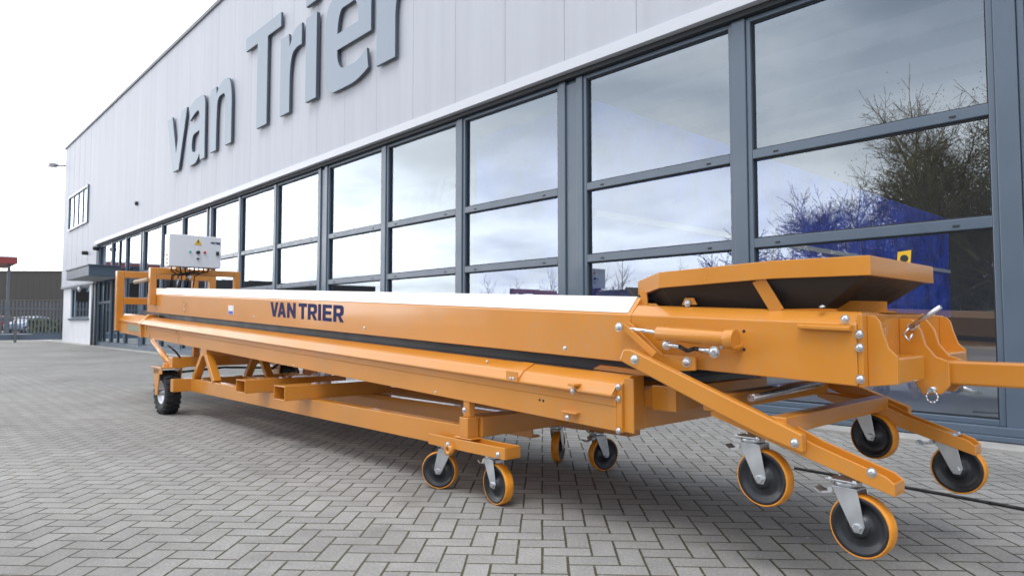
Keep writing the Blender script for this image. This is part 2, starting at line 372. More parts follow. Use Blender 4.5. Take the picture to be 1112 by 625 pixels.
# fill the gap where the left block of cladding has panel joints
m = MB()
for i in range(1, 6): m.box(XL + i * 1.07, XL + i * 1.07 + .008, 5.926, 5.94, 2.5, 8.88)
m.build('panel_joint', mat('joint_grey', (.42, .44, .49), .6), hall)
m = MB(); m.box(XL - .03, XR + .03, 5.88, 6.3, 8.88, 8.98)
m.build('roof_trim', mat('roof_edge', (.16, .17, .19), .5), hall, bevel=.01)
m = MB(); m.box(-30.35, XR, 5.895, 6.02, 3.90, 3.972); m.box(-30.35, XR, 5.905, 5.93, 3.975, 4.03)
m.build('drip_trim', TRIMW, hall, bevel=.004)
m = MB(); m.box(-30.3, XR, 5.98, 6.12, 3.842, 3.90)
m.build('painted_shadow_line', DARKGAP, hall)  # dark strip: the shadow line under the drip trim, put in as colour
m = MB(); m.box(XL + .02, -30.38, 5.90, 6.02, 2.42, 2.5)
m.build('drip_trim', mat('grey_trim', (.25, .27, .3), .5), hall, bevel=.004)
# shell: side walls, back wall, roof, inner slab
m = MB(); m.box(XL, XL + .12, 6.02, 40, 2.4, 8.88); m.box(XR - .12, XR, 6.02, 40, 0, 8.88); m.box(XL, XR, 39.9, 40, 0, 8.88); m.box(XL + .14, XL + .3, 6.25, 39.9, 0, 2.42)
m.build('outer_wall', CLAD, hall)
m = MB(); m.box(XL + .12, -16, 6.05, 39.9, 8.5, 8.86); m.box(10.5, XR - .12, 6.05, 39.9, 8.5, 8.86); m.box(-16, 10.5, 6.05, 7.5, 8.5, 8.86); m.box(-16, 10.5, 27, 39.9, 8.5, 8.86)
for k in range(6): m.box(-15.9, 10.5, 9.6 + k * 3.2, 9.75 + k * 3.2, 8.3, 8.86)
m.build('roof', WAREH, hall)
m = MB(); m.box(-16, 10.5, 7.5, 27, 8.87, 8.875); m.build('added_rooflight', glass_mat('added_rooflight_glass', (.95, .95, .95), .05, 1.), hall)  # invented roof opening, added to let sky light onto the trailer inside
m = MB(); m.box(-30.2, XR - .12, 6.2, 39.8, -.05, .02); m.build('floor', INFLOOR, hall)
m = MB(); m.box(-30.2, XR - .12, 30, 30.2, .02, 8.5); m.box(-30.3, -30.2, 6.2, 30, .02, 8.5); m.build('inner_wall', INWALL, hall)
# plinth with its window
m = MB()
m.box(XL + .05, -35.3, 6.02, 6.2, 0, 2.42); m.box(-35.3, -31.6, 6.02, 6.2, 0, 1.08); m.box(-31.6, -30.45, 6.02, 6.2, 0, 2.42); m.box(-35.3, -31.6, 6.02, 6.2, 2.39, 2.42)
m.build('plinth_wall', PLINTH, hall)
def window(x0, x1, z0, z1, y, trans=(), mulls=(), fw=.07, dep=.10, name='window', ro=.0):
    m = MB()
    m.box(x0, x0 + fw, y, y + dep, z0, z1); m.box(x1 - fw, x1, y, y + dep, z0, z1)
    m.box(x0 + fw, x1 - fw, y + .001, y + dep, z1 - fw, z1); m.box(x0 + fw, x1 - fw, y + .001, y + dep, z0, z0 + fw)
    for t in trans: m.box(x0 + fw, x1 - fw, y + .001, y + dep - .001, t - .044, t + .044)
    for t in mulls: m.box(t - .03, t + .03, y + .002, y + dep - .002, z0 + fw, z1 - fw)
    f = m.build(name, FRAME, hall, bevel=.006)
    p = MB(); zs = [z0 + fw] + [v for t in sorted(trans) for v in (t - .044, t + .044)] + [z1 - fw]
    for i in range(0, len(zs), 2):
        a = random.uniform(-.0015, .0015); b = random.uniform(-.0015, .0015)
        xs = [x0 + fw] + [v for t in sorted(mulls) for v in (t - .03, t + .03)] + [x1 - fw]
        for q in range(0, len(xs), 2):
            yy = y + .05
            p._add([(xs[q], yy + a, zs[i]), (xs[q + 1], yy + b, zs[i]), (xs[q + 1], yy + b + a, zs[i + 1]), (xs[q], yy, zs[i + 1])], [(0, 1, 2, 3)])
    p.build('pane', GLASS, f)
    gk = MB()
    for i in range(0, len(zs), 2):
        for q in range(0, len(xs), 2):
            A0, A1, B0, B1 = xs[q], xs[q + 1], zs[i], zs[i + 1]; t_ = .014
            gk.box(A0, A0 + t_, y + .03, y + .047, B0, B1); gk.box(A1 - t_, A1, y + .03, y + .047, B0, B1); gk.box(A0 + t_, A1 - t_, y + .03, y + .047, B0, B0 + t_); gk.box(A0 + t_, A1 - t_, y + .03, y + .047, B1 - t_, B1)
    gk.build('gasket', DARKGAP, f)
    # small drain caps on the transoms
    if trans:
        for t in trans:
            for xx in (x0 + .28, x1 - .28): k = MB(); k.box(xx - .022, xx + .022, y - .006, y + .004, t - .016, t - .002); k.build('drain_cap', DARKGAP, f)
    return f
window(-35.3, -31.6, 1.08, 2.39, 6.06, name='plinth_window')
m = MB(); m.box(-35.4, -31.5, 5.95, 6.058, 1.0, 1.075); m.build('window_sill', FRAME, hall, bevel=.005)
# upper window: frame standing a little proud of the cladding
f = MB(); f.box(-35.6, -31.7, 5.86, 5.93, 6.38, 6.48); f.box(-35.6, -31.7, 5.86, 5.93, 4.93, 5.0)
f.box(-35.6, -35.5, 5.86, 5.93, 5.0, 6.38); f.box(-31.8, -31.7, 5.86, 5.93, 5.0, 6.38)
for t in (-34.55, -33.62, -32.7): f.box(t - .04, t + .04, 5.88, 5.93, 5.0, 6.38)
f = f.build('upper_window', FRAME, hall, bevel=.004)
p = MB(); p.box(-35.5, -31.8, 5.915, 5.925, 5.0, 6.38); p.build('pane', glass_mat('upper_glass', (.75, .78, .8), .62, 1.0), f)
# mullions of the long band
verts_x = [(-30.3, .35), (-28.2, .11), (-26.2, .11), (-24.2, .36), (-22.1, .11), (-20.15, .11), (-18.05, .36), (-16.0, .12), (-14.02, .12), (-11.87, .36), (-9.72, .125), (-7.69, .125),
           (-5.52, .38), (-3.31, .14), (-1.18, .14), (.83, .38), (2.96, .14), (5.05, .14), (7.18, .38), (9.3, .14), (11.4, .14)]
for i, (c, wd) in enumerate(verts_x):
    m = MB()
    if wd > .2:
        m.box(c - wd / 2, c - wd / 2 + .10, 6.03, 6.2, .08, 3.84); m.box(c + wd / 2 - .10, c + wd / 2, 6.03, 6.2, .08, 3.84)
        m.box(c - wd / 2 + .104, c + wd / 2 - .104, 6.055, 6.2, .08, 3.80)
        m.box(c - wd / 2 + .1, c + wd / 2 - .1, 6.08, 6.19, .08, 3.84)
        m.build('pilaster', FRAME, hall, bevel=.006)
    else:
        m.box(c - wd / 2, c + wd / 2, 6.03, 6.2, .08, 3.84); m.build('mullion', FRAME, hall, bevel=.006)
for (a, wa), (b, wb) in zip(verts_x, verts_x[1:]):
    door = -30 < a < -26.5
    window(a + wa / 2 + .002, b - wb / 2 - .002, .14, 3.84, 6.05, trans=(2.5,) if door else (1.65, 2.5), mulls=((a + b) / 2,) if door else (), fw=.045, name='glazed_door' if door else 'window')
m = MB(); m.box(-30.4, XR, 5.98, 6.2, .035, .075); m.box(-30.4, XR, 6.0, 6.2, .075, .14)
m.build('window_sill', FRAME, hall, bevel=.006)
# letters
def letter(ch, x0, x1, z0, z1, bold=.012):
    mb = MB(); glyph_into(mb, 't' if ch == 'T' else ch, lambda u, v, t: (x0 + u * (x1 - x0), 5.865 + (-t) * .05, z0 + v * (z1 - z0)))
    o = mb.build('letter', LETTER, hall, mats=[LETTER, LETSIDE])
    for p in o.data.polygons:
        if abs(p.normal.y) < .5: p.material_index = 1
LS = [('v', -21.1, -19.35, 5.12, 6.72), ('a', -19.3, -17.9, 5.08, 6.76), ('n', -17.5, -16.1, 5.12, 6.76), ('T', -15.28, -13.42, 5.12, 7.32),
      ('r', -13.42, -12.45, 5.12, 6.78), ('e', -11.46, -9.85, 5.06, 6.80), ('r', -9.67, -8.45, 5.12, 6.8)]
for l in LS: letter(*l)
mb = MB(); mb.box(-12.22, -11.78, 5.82, 5.89, 5.12, 6.76); mb.box(-12.24, -11.76, 5.82, 5.89, 7.0, 7.42)
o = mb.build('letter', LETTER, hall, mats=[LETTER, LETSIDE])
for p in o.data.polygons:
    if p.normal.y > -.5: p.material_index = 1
# frosted lettering stuck inside a pane
fro = bpy.data.materials.new('frosted_film'); fro.use_nodes = True; nt = fro.node_tree
pr = nt.nodes['Principled BSDF']; pr.inputs['Base Color'].default_value = (.8, .82, .88, 1); pr.inputs['Alpha'].default_value = .13
mb = MB(); text_into(mb, 'TRIER', lambda u, v, t: (-9.3 + u * 1.9, 6.115 + t * .001, 2.62 + v * .42), bold=.03, shear=.25)
mb.build('window_lettering', fro, hall)
# canopy over the entrance
m = MB(); m.prism([(-30.05, 4.97), (-26.3, 4.97), (-26.3, 5.925), (-30.05, 5.925)], 2.47, 2.81, 'z')
c = m.build('entrance_canopy', CANOPY, hall, bevel=.01)
m = MB(); m.box(-30.1, -26.25, 4.93, 5.925, 2.81, 2.85); m.build('coping', CANOPY, c, bevel=.004)
m = MB(); m.box(-29.9, -26.45, 5.05, 5.92, 2.455, 2.472); m.build('soffit', mat('soffit_grey', (.3, .32, .35), .6), c)
# wall lamps, spy dome, downpipes
def floodlight(x, z, name='wall_floodlight'):
    m = MB(); m.tube((x, 5.93, z), (x, 5.35, z + .12), .03); o = m.build(name, GALV, hall)
    m = MB(); m.prism([(-.0, 0), (.32, .03), (.36, .11), (.12, .16), (-.05, .1)], -.12, .12, 'x')
    for v in m.bm.verts: v.co = Vector((x + v.co.x, 5.35 - v.co.y, z + .06 + v.co.z))
    m.build('lamp_head', mat('lamp_grey', (.35, .36, .38), .4), o, bevel=.01)
# street-type lamp on the far corner
m = MB(); m.tube((-37.0, 5.95, 8.15), (-37.9, 5.6, 8.25), .045); o = m.build('corner_lamp', GALV, hall)
m = MB(); m.prism([(-37.8, 8.18), (-38.75, 8.30), (-38.8, 8.38), (-38.3, 8.46), (-37.8, 8.36)], 5.42, 5.78, 'y'); m.build('lamp_head', mat('lamp_grey2', (.4, .41, .43), .4), o, bevel=.02)
for x, z in ((-31.6, 3.68), (-29.6, 3.70)):
    m = MB(); m.lathe([(.04, 0), (.08, -.03), (.08, -.20), (.03, -.23)], (x, 5.93, z), 'y', 16); m.build('bulkhead_lamp', BLACKR, hall)
m = MB(); m.lathe([(.04, 0), (.07, -.02), (.07, -.07), (.03, -.09)], (-24.4, 5.93, 4.75), 'y', 16); m.build('bulkhead_lamp', BLACKR, hall)
for x in (-30.55, -30.0):
    m = MB(); m.tube((x, 5.94, .03), (x, 5.94, 2.40), .05); m.tube((x, 5.94, 2.38), (x + .1, 5.98, 2.52), .05); m.build('downpipe', mat('pipe', (.10, .12, .14), .4), hall)
m = MB(); m.lathe([(.03, 0), (.11, -.02), (.13, -.08), (.05, -.13)], (-33.2, 6.02, 2.3), 'y', 16); m.build('bulkhead_lamp', LAMPG, hall)
# yellow warning label stuck on the glass
m = MB(); m.prism([(-1.975, 1.305), (-1.875, 1.315), (-1.86, 1.485), (-1.96, 1.475)], 6.088, 6.092, 'y'); o = m.build('window_label', YEL, hall)
m = MB(); m.lathe([(.022, -.0015), (.03, -.0015), (.03, -.003), (.022, -.003)], (-1.913, 6.088, 1.42), 'y', 16); m.box(-1.95, -1.89, 6.0855, 6.087, 1.335, 1.36); m.build('print', DARKGAP, o)

# ------------------------------------------------------------------ the machine
RZ = R(.7494)
root = empty('mobile_conveyor', (-4.6, 2.8, 0), RZ)
tag(root, 'long orange mobile conveyor on orange-tyred castors parked in front of the glazed hall', 'conveyor')
K = .0427
def A(a): return -a
def prof(pts, a0, a1): m = MB(); m.prism(pts, -a0, -a1, 'x'); return m
mir = lambda pts: [(5.68 - y, z) for y, z in pts][::-1]
# upper boom
UP = [(2.38, .690), (2.38, .894), (2.386, .899), (2.448, .962), (2.456, .969), (2.47, .969), (2.47, .690)]
UN = [(2.38, .690), (2.38, .894), (2.386, .899), (2.422, .932), (2.43, .936), (2.60, .936), (2.60, .926), (2.47, .926), (2.47, .690)]
m = prof(UP, 1.78, 8.76); up = m.shear(K).build('boom_side', ORANGE, root, bevel=.004)
prof([(2.3845, .9025), (2.4465, .9655), (2.455, .9735), (2.475, .9735), (2.475, .9705), (2.4565, .9705), (2.449, .9635), (2.387, .9005)], 1.80, 8.30).shear(K).build('edge_strip', mat('white_film', (.78, .75, .70), .4, coat=.3, var=.04, vscale=1.5), root)
prof(UN, .863, 1.779).shear(K).build('boom_side', ORANGE, root, bevel=.004)
prof(mir(UP), 1.78, 8.76).shear(K).build('boom_side', ORANGE, root, bevel=.004)
prof(mir(UN), .863, 1.779).shear(K).build('boom_side', ORANGE, root, bevel=.004)
m = MB(); m.box(-1.0, -8.7, 2.472, 3.208, .70, .712); m.box(-1.3, -8.6, 2.474, 3.206, .90, .908)
m.shear(K).build('conveyor_belt', BELT, root)
m = MB(); m.box(-8.76, -8.74, 2.472, 3.208, .70, .95); m.shear(K).build('end_plate', ORANGE, root, bevel=.003)
# lower boom
LP = [(2.30, .405), (2.30, .506), (2.296, .509), (2.296, .545), (2.268, .550), (2.268, .560), (2.30, .597), (2.306, .602), (2.372, .630), (2.380, .633), (2.43, .633), (2.43, .405)]
prof(LP, 1.80, 8.62).shear(K).build('frame_side', ORANGE, root, bevel=.003)
prof(mir(LP), 1.80, 8.62).shear(K).build('frame_side', ORANGE, root, bevel=.003)
LF = [(2.30, .405), (2.30, .53), (2.285, .56), (2.36, .64), (2.42, .64), (2.43, .405)]
prof(LF, 8.62, 9.62).shear(K).build('frame_side', ORANGE, root, bevel=.003)
prof(mir(LF), 8.62, 9.62).shear(K).build('frame_side', ORANGE, root, bevel=.003)
m = MB()
for side in (0, 1):
    P = [(2.275, .40), (2.262, .56), (2.355, .66), (2.45, .66), (2.45, .40)]
    if side: P = mir(P)
    m.prism(P, -8.58, -8.66, 'x')
m.shear(K).build('clamp_flange', ORANGE, root, bevel=.004)
m = MB(); m.box(-1.9, -9.55, 2.435, 3.245, .56, .60); m.shear(K).build('belt_tray', ORANGE2, root)
# the belt loop in the gap between the booms, rounded at its near end
m = MB(); N = 10; pts = [(-9.35, .612), (-1.60, .612)] + [(-1.60 + .052 * math.sin(math.pi * i / N), .640 - .052 * math.cos(math.pi * i / N) + .02) for i in range(1, N)] + [(-1.60, .688), (-9.35, .688)]
m = MB(); m.prism([(x_, z_) for x_, z_ in pts], 2.47, 3.21, 'y'); m.shear(K).build('conveyor_belt', BELT, root)
# near end plates of the lower boom
m = MB(); m.prism([(2.30, .402), (2.30, .60), (2.37, .634), (2.46, .634), (2.46, .402)], -1.80, -1.772, 'x')
m.box(-1.772, -1.722, 2.315, 2.325, .405, .63); m.box(-1.80, -1.77, 2.46, 3.22, .405, .545)
m.shear(K).build('end_plate', ORANGE, root, bevel=.003)
m = MB()
m.box(-2.44, -2.36, 2.262, 2.266, .553, .60)
m.prism([(2.262, .563), (2.300, .604), (2.376, .638), (2.38, .636), (2.303, .600), (2.266, .560)], -2.44, -2.36, 'x')
m.shear(K).build('hood_strap', ORANGE, root)
m = MB(); m.box(-2.02, -1.98, 2.24, 2.296, .575, .585); m.box(-2.09, -2.0, 2.27, 2.30, .448, .456)
m.shear(K).build('bolt_bracket', ORANGE, root, bevel=.002)
# hinge crossbeam
m = MB(); m.prism([(-1.66, .632), (-1.70, .655), (-2.0, .66), (-2.04, .640), (-2.04, .634)], 2.44, 2.62, 'y'); m.shear(K).build('roller_guard', ORANGE, root, bevel=.003)
m = MB(); m.box(-1.60, -1.72, 2.44, 3.24, .53, .635); m.build('cross_beam', ORANGE, root, bevel=.004)
m = MB(); m.prism([(-1.72, .54), (-1.80, .53), (-1.80, .59), (-1.72, .63)], 2.46, 2.60, 'y'); m.build('gusset', ORANGE, root, bevel=.003)
for a_, z_ in ((1.36, .60), (1.10, .545)):
    m = MB(); m.box(-a_ + .03, -a_ - .03, 2.30, 3.30, z_ - .03, z_ + .03); m.build('cross_beam', ORANGE, root, bevel=.004)
m = MB(); m.tube((-1.25, 2.40, .62), (-1.32, 3.2, .62), .014); m.build('guide_rod', BOLT, root)
# boom head: end plate, fins, lugs, tow bar
m = MB(); m.box(-.863, -.845, 2.384, 3.30, .686, .930); m.build('end_plate', ORANGE, root, bevel=.004)
FIN = [(-.845, .925), (-.820, .922), (-.806, .905), (-.795, .86), (-.780, .815), (-.755, .79), (-.755, .70), (-.845, .688)]
for y in (2.43, 3.24):
    m = MB(); m.prism(FIN, y - .006, y + .006, 'y'); m.build('head_fin', ORANGE, root, bevel=.002)
    m = MB(); y0, y1 = (2.436, 2.70) if y < 3 else (2.97, 3.234); m.box(-.845, -.755, y0, y1, .700, .785); m.build('head_box', ORANGE, root, bevel=.006)
LUG = [(-.845, .915), (-.80, .912), (-.775, .875), (-.76, .82), (-.73, .78), (-.69, .766), (-.69, .68), (-.715, .650), (-.775, .645), (-.80, .69), (-.845, .69)]
for y in (2.745, 2.905):
    m = MB(); m.prism(LUG, y - .008, y + .008, 'y'); m.build('tow_lug', ORANGE, root, bevel=.003)
m = MB(); m.box(-.842, -.70, 2.755, 2.895, .70, .712); m.box(-.842, -.83, 2.755, 2.895, .712, .90); m.build('head_web', ORANGE, root)
m = MB(); m.box(-.76, .28, 2.775, 2.865, .682, .765); tb = m.build('tow_bar', ORANGE, root, bevel=.008)
m = MB(); m.lathe([(.045, -.018), (.075, -.018), (.08, 0), (.075, .018), (.045, .018), (.04, 0)], (.35, 2.82, .72), 'z', 24, loop=True); m.build('towing_eye', ORANGE, tb)
def silver(fn, name='pin', parent=root):
    m = MB(); fn(m); return m.build(name, BOLT, parent)
silver(lambda m: (m.tube((-.80, 2.72, .885), (-.80, 2.78, .885), .014), m.tube((-.80, 2.715, .885), (-.70, 2.70, .955), .008), m.path([(-.80, 2.715, .885), (-.82, 2.70, .86), (-.80, 2.69, .835), (-.79, 2.70, .86)], .004)), 'locking_pin')
silver(lambda m: (m.tube((-.74, 2.70, .665), (-.74, 2.96, .665), .010), m.path([(-.74, 2.705, .665)] + [(-.735 + .018 * math.sin(t), 2.70, .642 - .02 * math.cos(t)) for t in [i * .6 for i in range(-4, 6)]], .0035, 6)), 'locking_pin')
silver(lambda m: m.tube((-.70, 2.93, .66), (-.66, 3.0, .64), .008), 'locking_pin')
# handle strip on the near side of the head
m = MB(); m.prism([(2.38, .868), (2.350, .872), (2.350, .885), (2.38, .893)], -.875, -1.05, 'x'); m.shear(K).build('grip_rail', ORANGE, root, bevel=.003)
# hopper tray
def hop(z, o, inn=0.):
    return [(-.815 + o - inn, 2.38 - o + inn, z), (-1.15, 2.38 - o + inn, z + .004), (-1.64, 2.385 - o + inn, z - .012), (-1.83 - o + inn, 2.50 - o + inn, z - .036),
            (-1.83 - o + inn, 3.18 + o - inn, z - .036), (-1.64, 3.295 + o - inn, z - .012), (-1.15, 3.30 + o - inn, z + .004), (-.815 + o - inn, 3.06 + o - inn, z)]
def ring_mesh(rings, close=True):
    m = MB(); R_ = [[m.bm.verts.new(p) for p in r] for r in rings]; n = len(R_[0]); K_ = len(R_)
    for k in range(K_ if close else K_ - 1):
        a, b = R_[k], R_[(k + 1) % K_]
        for i in range(n): m.bm.faces.new([a[i], a[(i + 1) % n], b[(i + 1) % n], b[i]])
    return m
m = ring_mesh([hop(1.120, 0), hop(1.055, 0), hop(1.055, -.02), hop(1.112, -.02), hop(1.120, -.018)])
hopper = m.build('hopper_rim', ORANGE, root, bevel=.002)
def skirt(z, f, a0, a1):
    return [(-a0, 2.84 - .44 * f, z), (-1.15, 2.84 - .44 * f, z), (-1.62, 2.84 - .43 * f, z), (-a1, 2.84 - .32 * f, z),
            (-a1, 2.84 + .32 * f, z), (-1.62, 2.84 + .43 * f, z), (-1.15, 2.84 + .44 * f, z), (-a0, 2.84 + .22 * f, z)]
m = ring_mesh([hop(1.058, -.022), skirt(.955, .84, 1.00, 1.74), skirt(.95, .83, 1.01, 1.73), hop(1.052, -.03)])
m.build('rubber_skirt', BLACKR, root)
m = MB(); m.prism([(-1.835, .985), (-1.90, 1.055), (-1.885, 1.062), (-1.82, 1.0)], 2.49, 3.19, 'y'); m.build('rubber_flap', BLACKR, root, bevel=.006)
for y in (2.452, 3.226):
    m = MB(); m.bar((-1.212, 2.40 if y < 3 else 3.28, 1.06), (-1.15, 2.425 if y < 3 else 3.255, .938), .05, .008, up=(0, 1, 0)); m.build('hopper_strut', ORANGE, root, bevel=.002)
    m = MB(); m.bar((-1.77, 2.46 if y < 3 else 3.22, 1.04), (-1.765, 2.46 if y < 3 else 3.22, .965), .035, .008, up=(0, 1, 0)); m.build('hopper_strut', ORANGE, root, bevel=.002)
m = MB(); m.prism([(2.60, .936), (2.60, .975), (2.606, .975), (2.606, .942), (2.70, .942), (2.70, .936)], -.84, -1.30, 'x'); m.shear(K)
m.build('guide_strip', ORANGE, root)
m = MB(); m.prism([(-1.56, .972), (-1.49, .972), (-1.505, 1.0), (-1.545, 1.0)], 2.43, 2.436, 'y'); m.build('latch_plate', ORANGE, root)
# lever, arms, ram
m = MB(); m.prism([(-1.818, .892), (-1.775, .905), (-1.75, .892), (-1.60, .772), (-1.448, .766), (-1.448, .714), (-1.52, .708), (-1.73, .712), (-1.781, .736)], 2.345, 2.357, 'y')
m.prism([(-1.80, .895), (-1.76, .895), (-1.60, .78), (-1.62, .76)], 2.305, 2.313, 'y')
m.box(-1.50, -1.46, 2.357, 2.38, .72, .76); m.box(-1.79, -1.75, 2.357, 2.38, .74, .78)
lever = m.build('lever_plate', ORANGE, root, bevel=.002)
def arm(y0, y1, ych0, ych1):
    m = MB(); m.prism([(-1.755, .745), (-1.735, .790), (-1.70, .792), (-1.00, .530), (-1.00, .468), (-1.13, .505), (-1.30, .568), (-1.64, .700), (-1.72, .730)], y0, y1, 'y')
    a_ = m.build('caster_arm', ORANGE, root, bevel=.006)
    m = MB(); S = .30
    def zz(a): return .497 + S * (a - 1.172)
    m.prism([(-1.36, zz(1.36)), (-1.36, zz(1.36) + .02), (-1.10, zz(1.10) + .074), (-.98, zz(.98) + .058), (-.76, zz(.76) + .052), (-.735, zz(.735) + .04), (-.735, zz(.735))], ych0, ych0 + .007, 'y')
    m.prism([(-1.36, zz(1.36)), (-1.36, zz(1.36) + .02), (-1.10, zz(1.10) + .074), (-.98, zz(.98) + .058), (-.76, zz(.76) + .052), (-.735, zz(.735) + .04), (-.735, zz(.735))], ych1 - .007, ych1, 'y')
    m.prism([(-1.36, zz(1.36)), (-1.36, zz(1.36) + .007), (-.735, zz(.735) + .007), (-.735, zz(.735))], ych0 + .007, ych1 - .007, 'y')
    m.prism([(-.742, zz(.742) + .007), (-.742, zz(.742) + .04), (-.735, zz(.735) + .04), (-.735, zz(.735) + .007)], ych0 + .007, ych1 - .007, 'y')
    m.build('bogie_channel', ORANGE, a_, bevel=.004)
arm(2.262, 2.30, 2.303, 2.395)
arm(3.34, 3.378, 3.245, 3.337)
m = MB(); m.tube((-1.785, 2.325, .878), (-1.60, 2.325, .858), .0085, n=16); m.build('ram_rod', CHROME, root)
m = MB(); m.tube((-1.60, 2.318, .857), (-1.30, 2.318, .840), .0285, n=20); m.tube((-1.30, 2.318, .840), (-1.262, 2.318, .838), .037, n=20); m.tube((-1.275, 2.318, .81), (-1.275, 2.38, .81), .014, n=12)
ram = m.build('ram_cylinder', ORANGE, root, bevel=.002)
silver(lambda m: (m.tube((-1.56, 2.318, .812), (-1.50, 2.318, .806), .010, n=10), m.dome((-1.56, 2.318, .812), .016, (0, -1, 0))), 'hose_fitting', ram)
silver(lambda m: (m.tube((-1.41, 2.318, .797), (-1.36, 2.318, .793), .011, n=10), m.dome((-1.345, 2.31, .790), .018, (0, -1, 0)), m.tube((-1.32, 2.318, .80), (-1.32, 2.318, .835), .008, n=8)), 'hose_fitting', ram)
m = MB(); m.path([(-1.50, 2.318, .806), (-1.47, 2.325, .79), (-1.44, 2.33, .80), (-1.41, 2.318, .797)], .008); m.build('hydraulic_hose', CABLE, ram)

# bolts
def bolts(name, lst, parent=root, m_=BOLT, r=.012, nrm=(0, -1, 0)):
    r *= .84
    for a, w_, z in lst:
        m = MB(); m.dome((-a, w_, z), r, nrm, .7); m.build(name, m_, parent)
bolts('bolt', [(7.469, 2.38, 1.033), (5.712, 2.38, .947), (3.938, 2.38, .864), (2.162, 2.38, .780)], r=.011)
bolts('bolt', [(1.784, 2.302, .881), (1.675, 2.262, .752), (1.486, 2.345, .745)], r=.019)
bolts('bolt', [(4.786, 2.30, .584), (3.055, 2.30, .516), (2.658, 2.33, .700), (2.41, 2.262, .632), (2.39, 2.262, .632)], r=.008)
bolts('bolt', [(2.05, 2.27, .480), (2.01, 2.262, .600)], r=.012)
bolts('bolt', [(1.786, 2.296, .632), (1.786, 2.296, .583), (1.786, 2.296, .450)], r=.013)
bolts('bolt', [(1.025, 2.262, .500), (.80, 2.303, .432), (2.783, 2.283, .445)], r=.015)
bolts('bolt', [(.895, 2.372, .912), (.853, 2.376, .862), (.853, 2.376, .818), (.853, 2.376, .715), (1.53, 2.425, .978)], r=.014)
bolts('bolt', [(.98, 2.40, .955)], r=.011, nrm=(0, -.4, 1))
bolts('screw_hole', [(2.250, 2.30, .539), (2.226, 2.30, .537), (1.262, 2.38, .868), (1.262, 2.38, .80)], m_=DARKGAP, r=.006)

# lettering on the boom
def tilt(a, w_, z): return (-a, w_, z + K * (a - .863))
for ch, a0, a1 in (('V', 5.385, 5.240), ('A', 5.250, 5.100), ('N', 5.080, 4.935), ('T', 4.885, 4.752), ('R', 4.735, 4.590), ('I', 4.575, 4.532), ('E', 4.508, 4.375), ('R', 4.352, 4.206)):
    m = MB(); glyph_into(m, ch, lambda u, v, t: tilt(a0 + u * (a1 - a0), 2.3794 - (t + .5) * .0012, .757 + v * .118)); m.build('printed_letter', NAVY, root)
m = MB(); m.box(-6.27, -6.15, 2.376, 2.3798, .745, .825); m.shear(K); o = m.build('sticker', WHITE, root)
m = MB(); m.box(-6.26, -6.16, 2.3745, 2.376, .748, .775); m.shear(K).build('print', mat('blue_print', (.03, .07, .4), .4), o)
m = MB(); m.box(-9.2, -8.72, 2.292, 2.2990, .455, .52); m.shear(K); o = m.build('rating_plate', mat('plate_green', (.22, .25, .16), .5), root)

# control box on its portal
def portal(name, a, w0, w1, z0, z1, t=.07, extra=()):
    m = MB(); m.box(-a - t / 2, -a + t / 2, w0, w0 + t, z0, z1); m.box(-a - t / 2, -a + t / 2, w1 - t, w1, z0, z1); m.box(-a - t / 2, -a + t / 2, w0 + t, w1 - t, z1 - t, z1)
    for e in extra: m.box(-a - t / 2 + .002, -a + t / 2 - .002, *e)
    return m.build(name, ORANGE, root, bevel=.006)
por = portal('box_portal', 8.45, 2.31, 3.33, 1.10, 1.525, .07)
portal('loading_gate', 9.62, 2.25, 3.46, .80, 1.548, .085, extra=((2.335, 3.375, 1.13, 1.215), (3.16, 3.23, 1.215, 1.463)))
m = MB(); m.box(-8.30, -8.14, 2.42, 2.99, 1.53, 1.895); cb = m.build('control_box', WHITE, root, bevel=.006)
fx = -8.139
def on_box(u, v): return (2.42 + u * .57, 1.895 - v * .365)
def disc(u, v, r, m_, name, h=.02):
    y, z = on_box(u, v); m = MB(); m.lathe([(r, 0), (r, h * .7), (r * .8, h)], (fx - .0005, y, z), 'x', 16); m.build(name, m_, cb)
y, z = on_box(.54, .20); m = MB(); m.prism([(y - .042, z - .034), (y + .042, z - .034), (y, z + .038)], fx, fx + .003, 'x'); o = m.build('warning_triangle', YEL, cb)
m = MB(); m.prism([(y - .004, z + .018), (y + .008, z + .018), (y + .002, z - .001), (y + .01, z - .001), (y - .006, z - .026), (y - .001, z - .006), (y - .01, z - .006)], fx + .003, fx + .004, 'x'); m.build('print', DARKGAP, o)
disc(.39, .52, .012, GREEN, 'indicator_lamp'); disc(.54, .53, .020, DARKGAP, 'rotary_switch', .03); disc(.67, .52, .014, mat('red_button', (.6, .02, .02), .3), 'push_button'); disc(.54, .73, .012, DARKGAP, 'push_button')
y, z = on_box(.92, .53); m = MB(); m.box(fx, fx + .02, y - .014, y + .014, z - .022, z + .022); m.build('lock', DARKGAP, cb)
y, z = on_box(.88, .17); m = MB(); text_into(m, 'VAN TRIER', lambda u, v, t: (fx + .0005 + t * .002, y - .055 + u * .11, z - .024 + v * .026), bold=.04); m.build('box_lettering', NAVY, cb)
m = MB()
for k in range(3): m.box(-8.24, -8.18, 2.4165, 2.42, 1.56 + k * .045, 1.575 + k * .045)
m.build('side_label', mat('label_red', (.6, .1, .08), .5), cb)
m = MB()
random.seed(3)
for k in range(9):
    y0 = 2.47 + k * .05; yy = random.uniform(2.5, 2.8); m.path([(-8.22, y0, 1.53), (-8.25, y0 + .01, 1.49), (-8.3, yy, 1.44), (-8.35, yy, 1.30), (-8.35, yy + .05, 1.2)], .007, 6)
m.build('cable_bundle', CABLE, root)
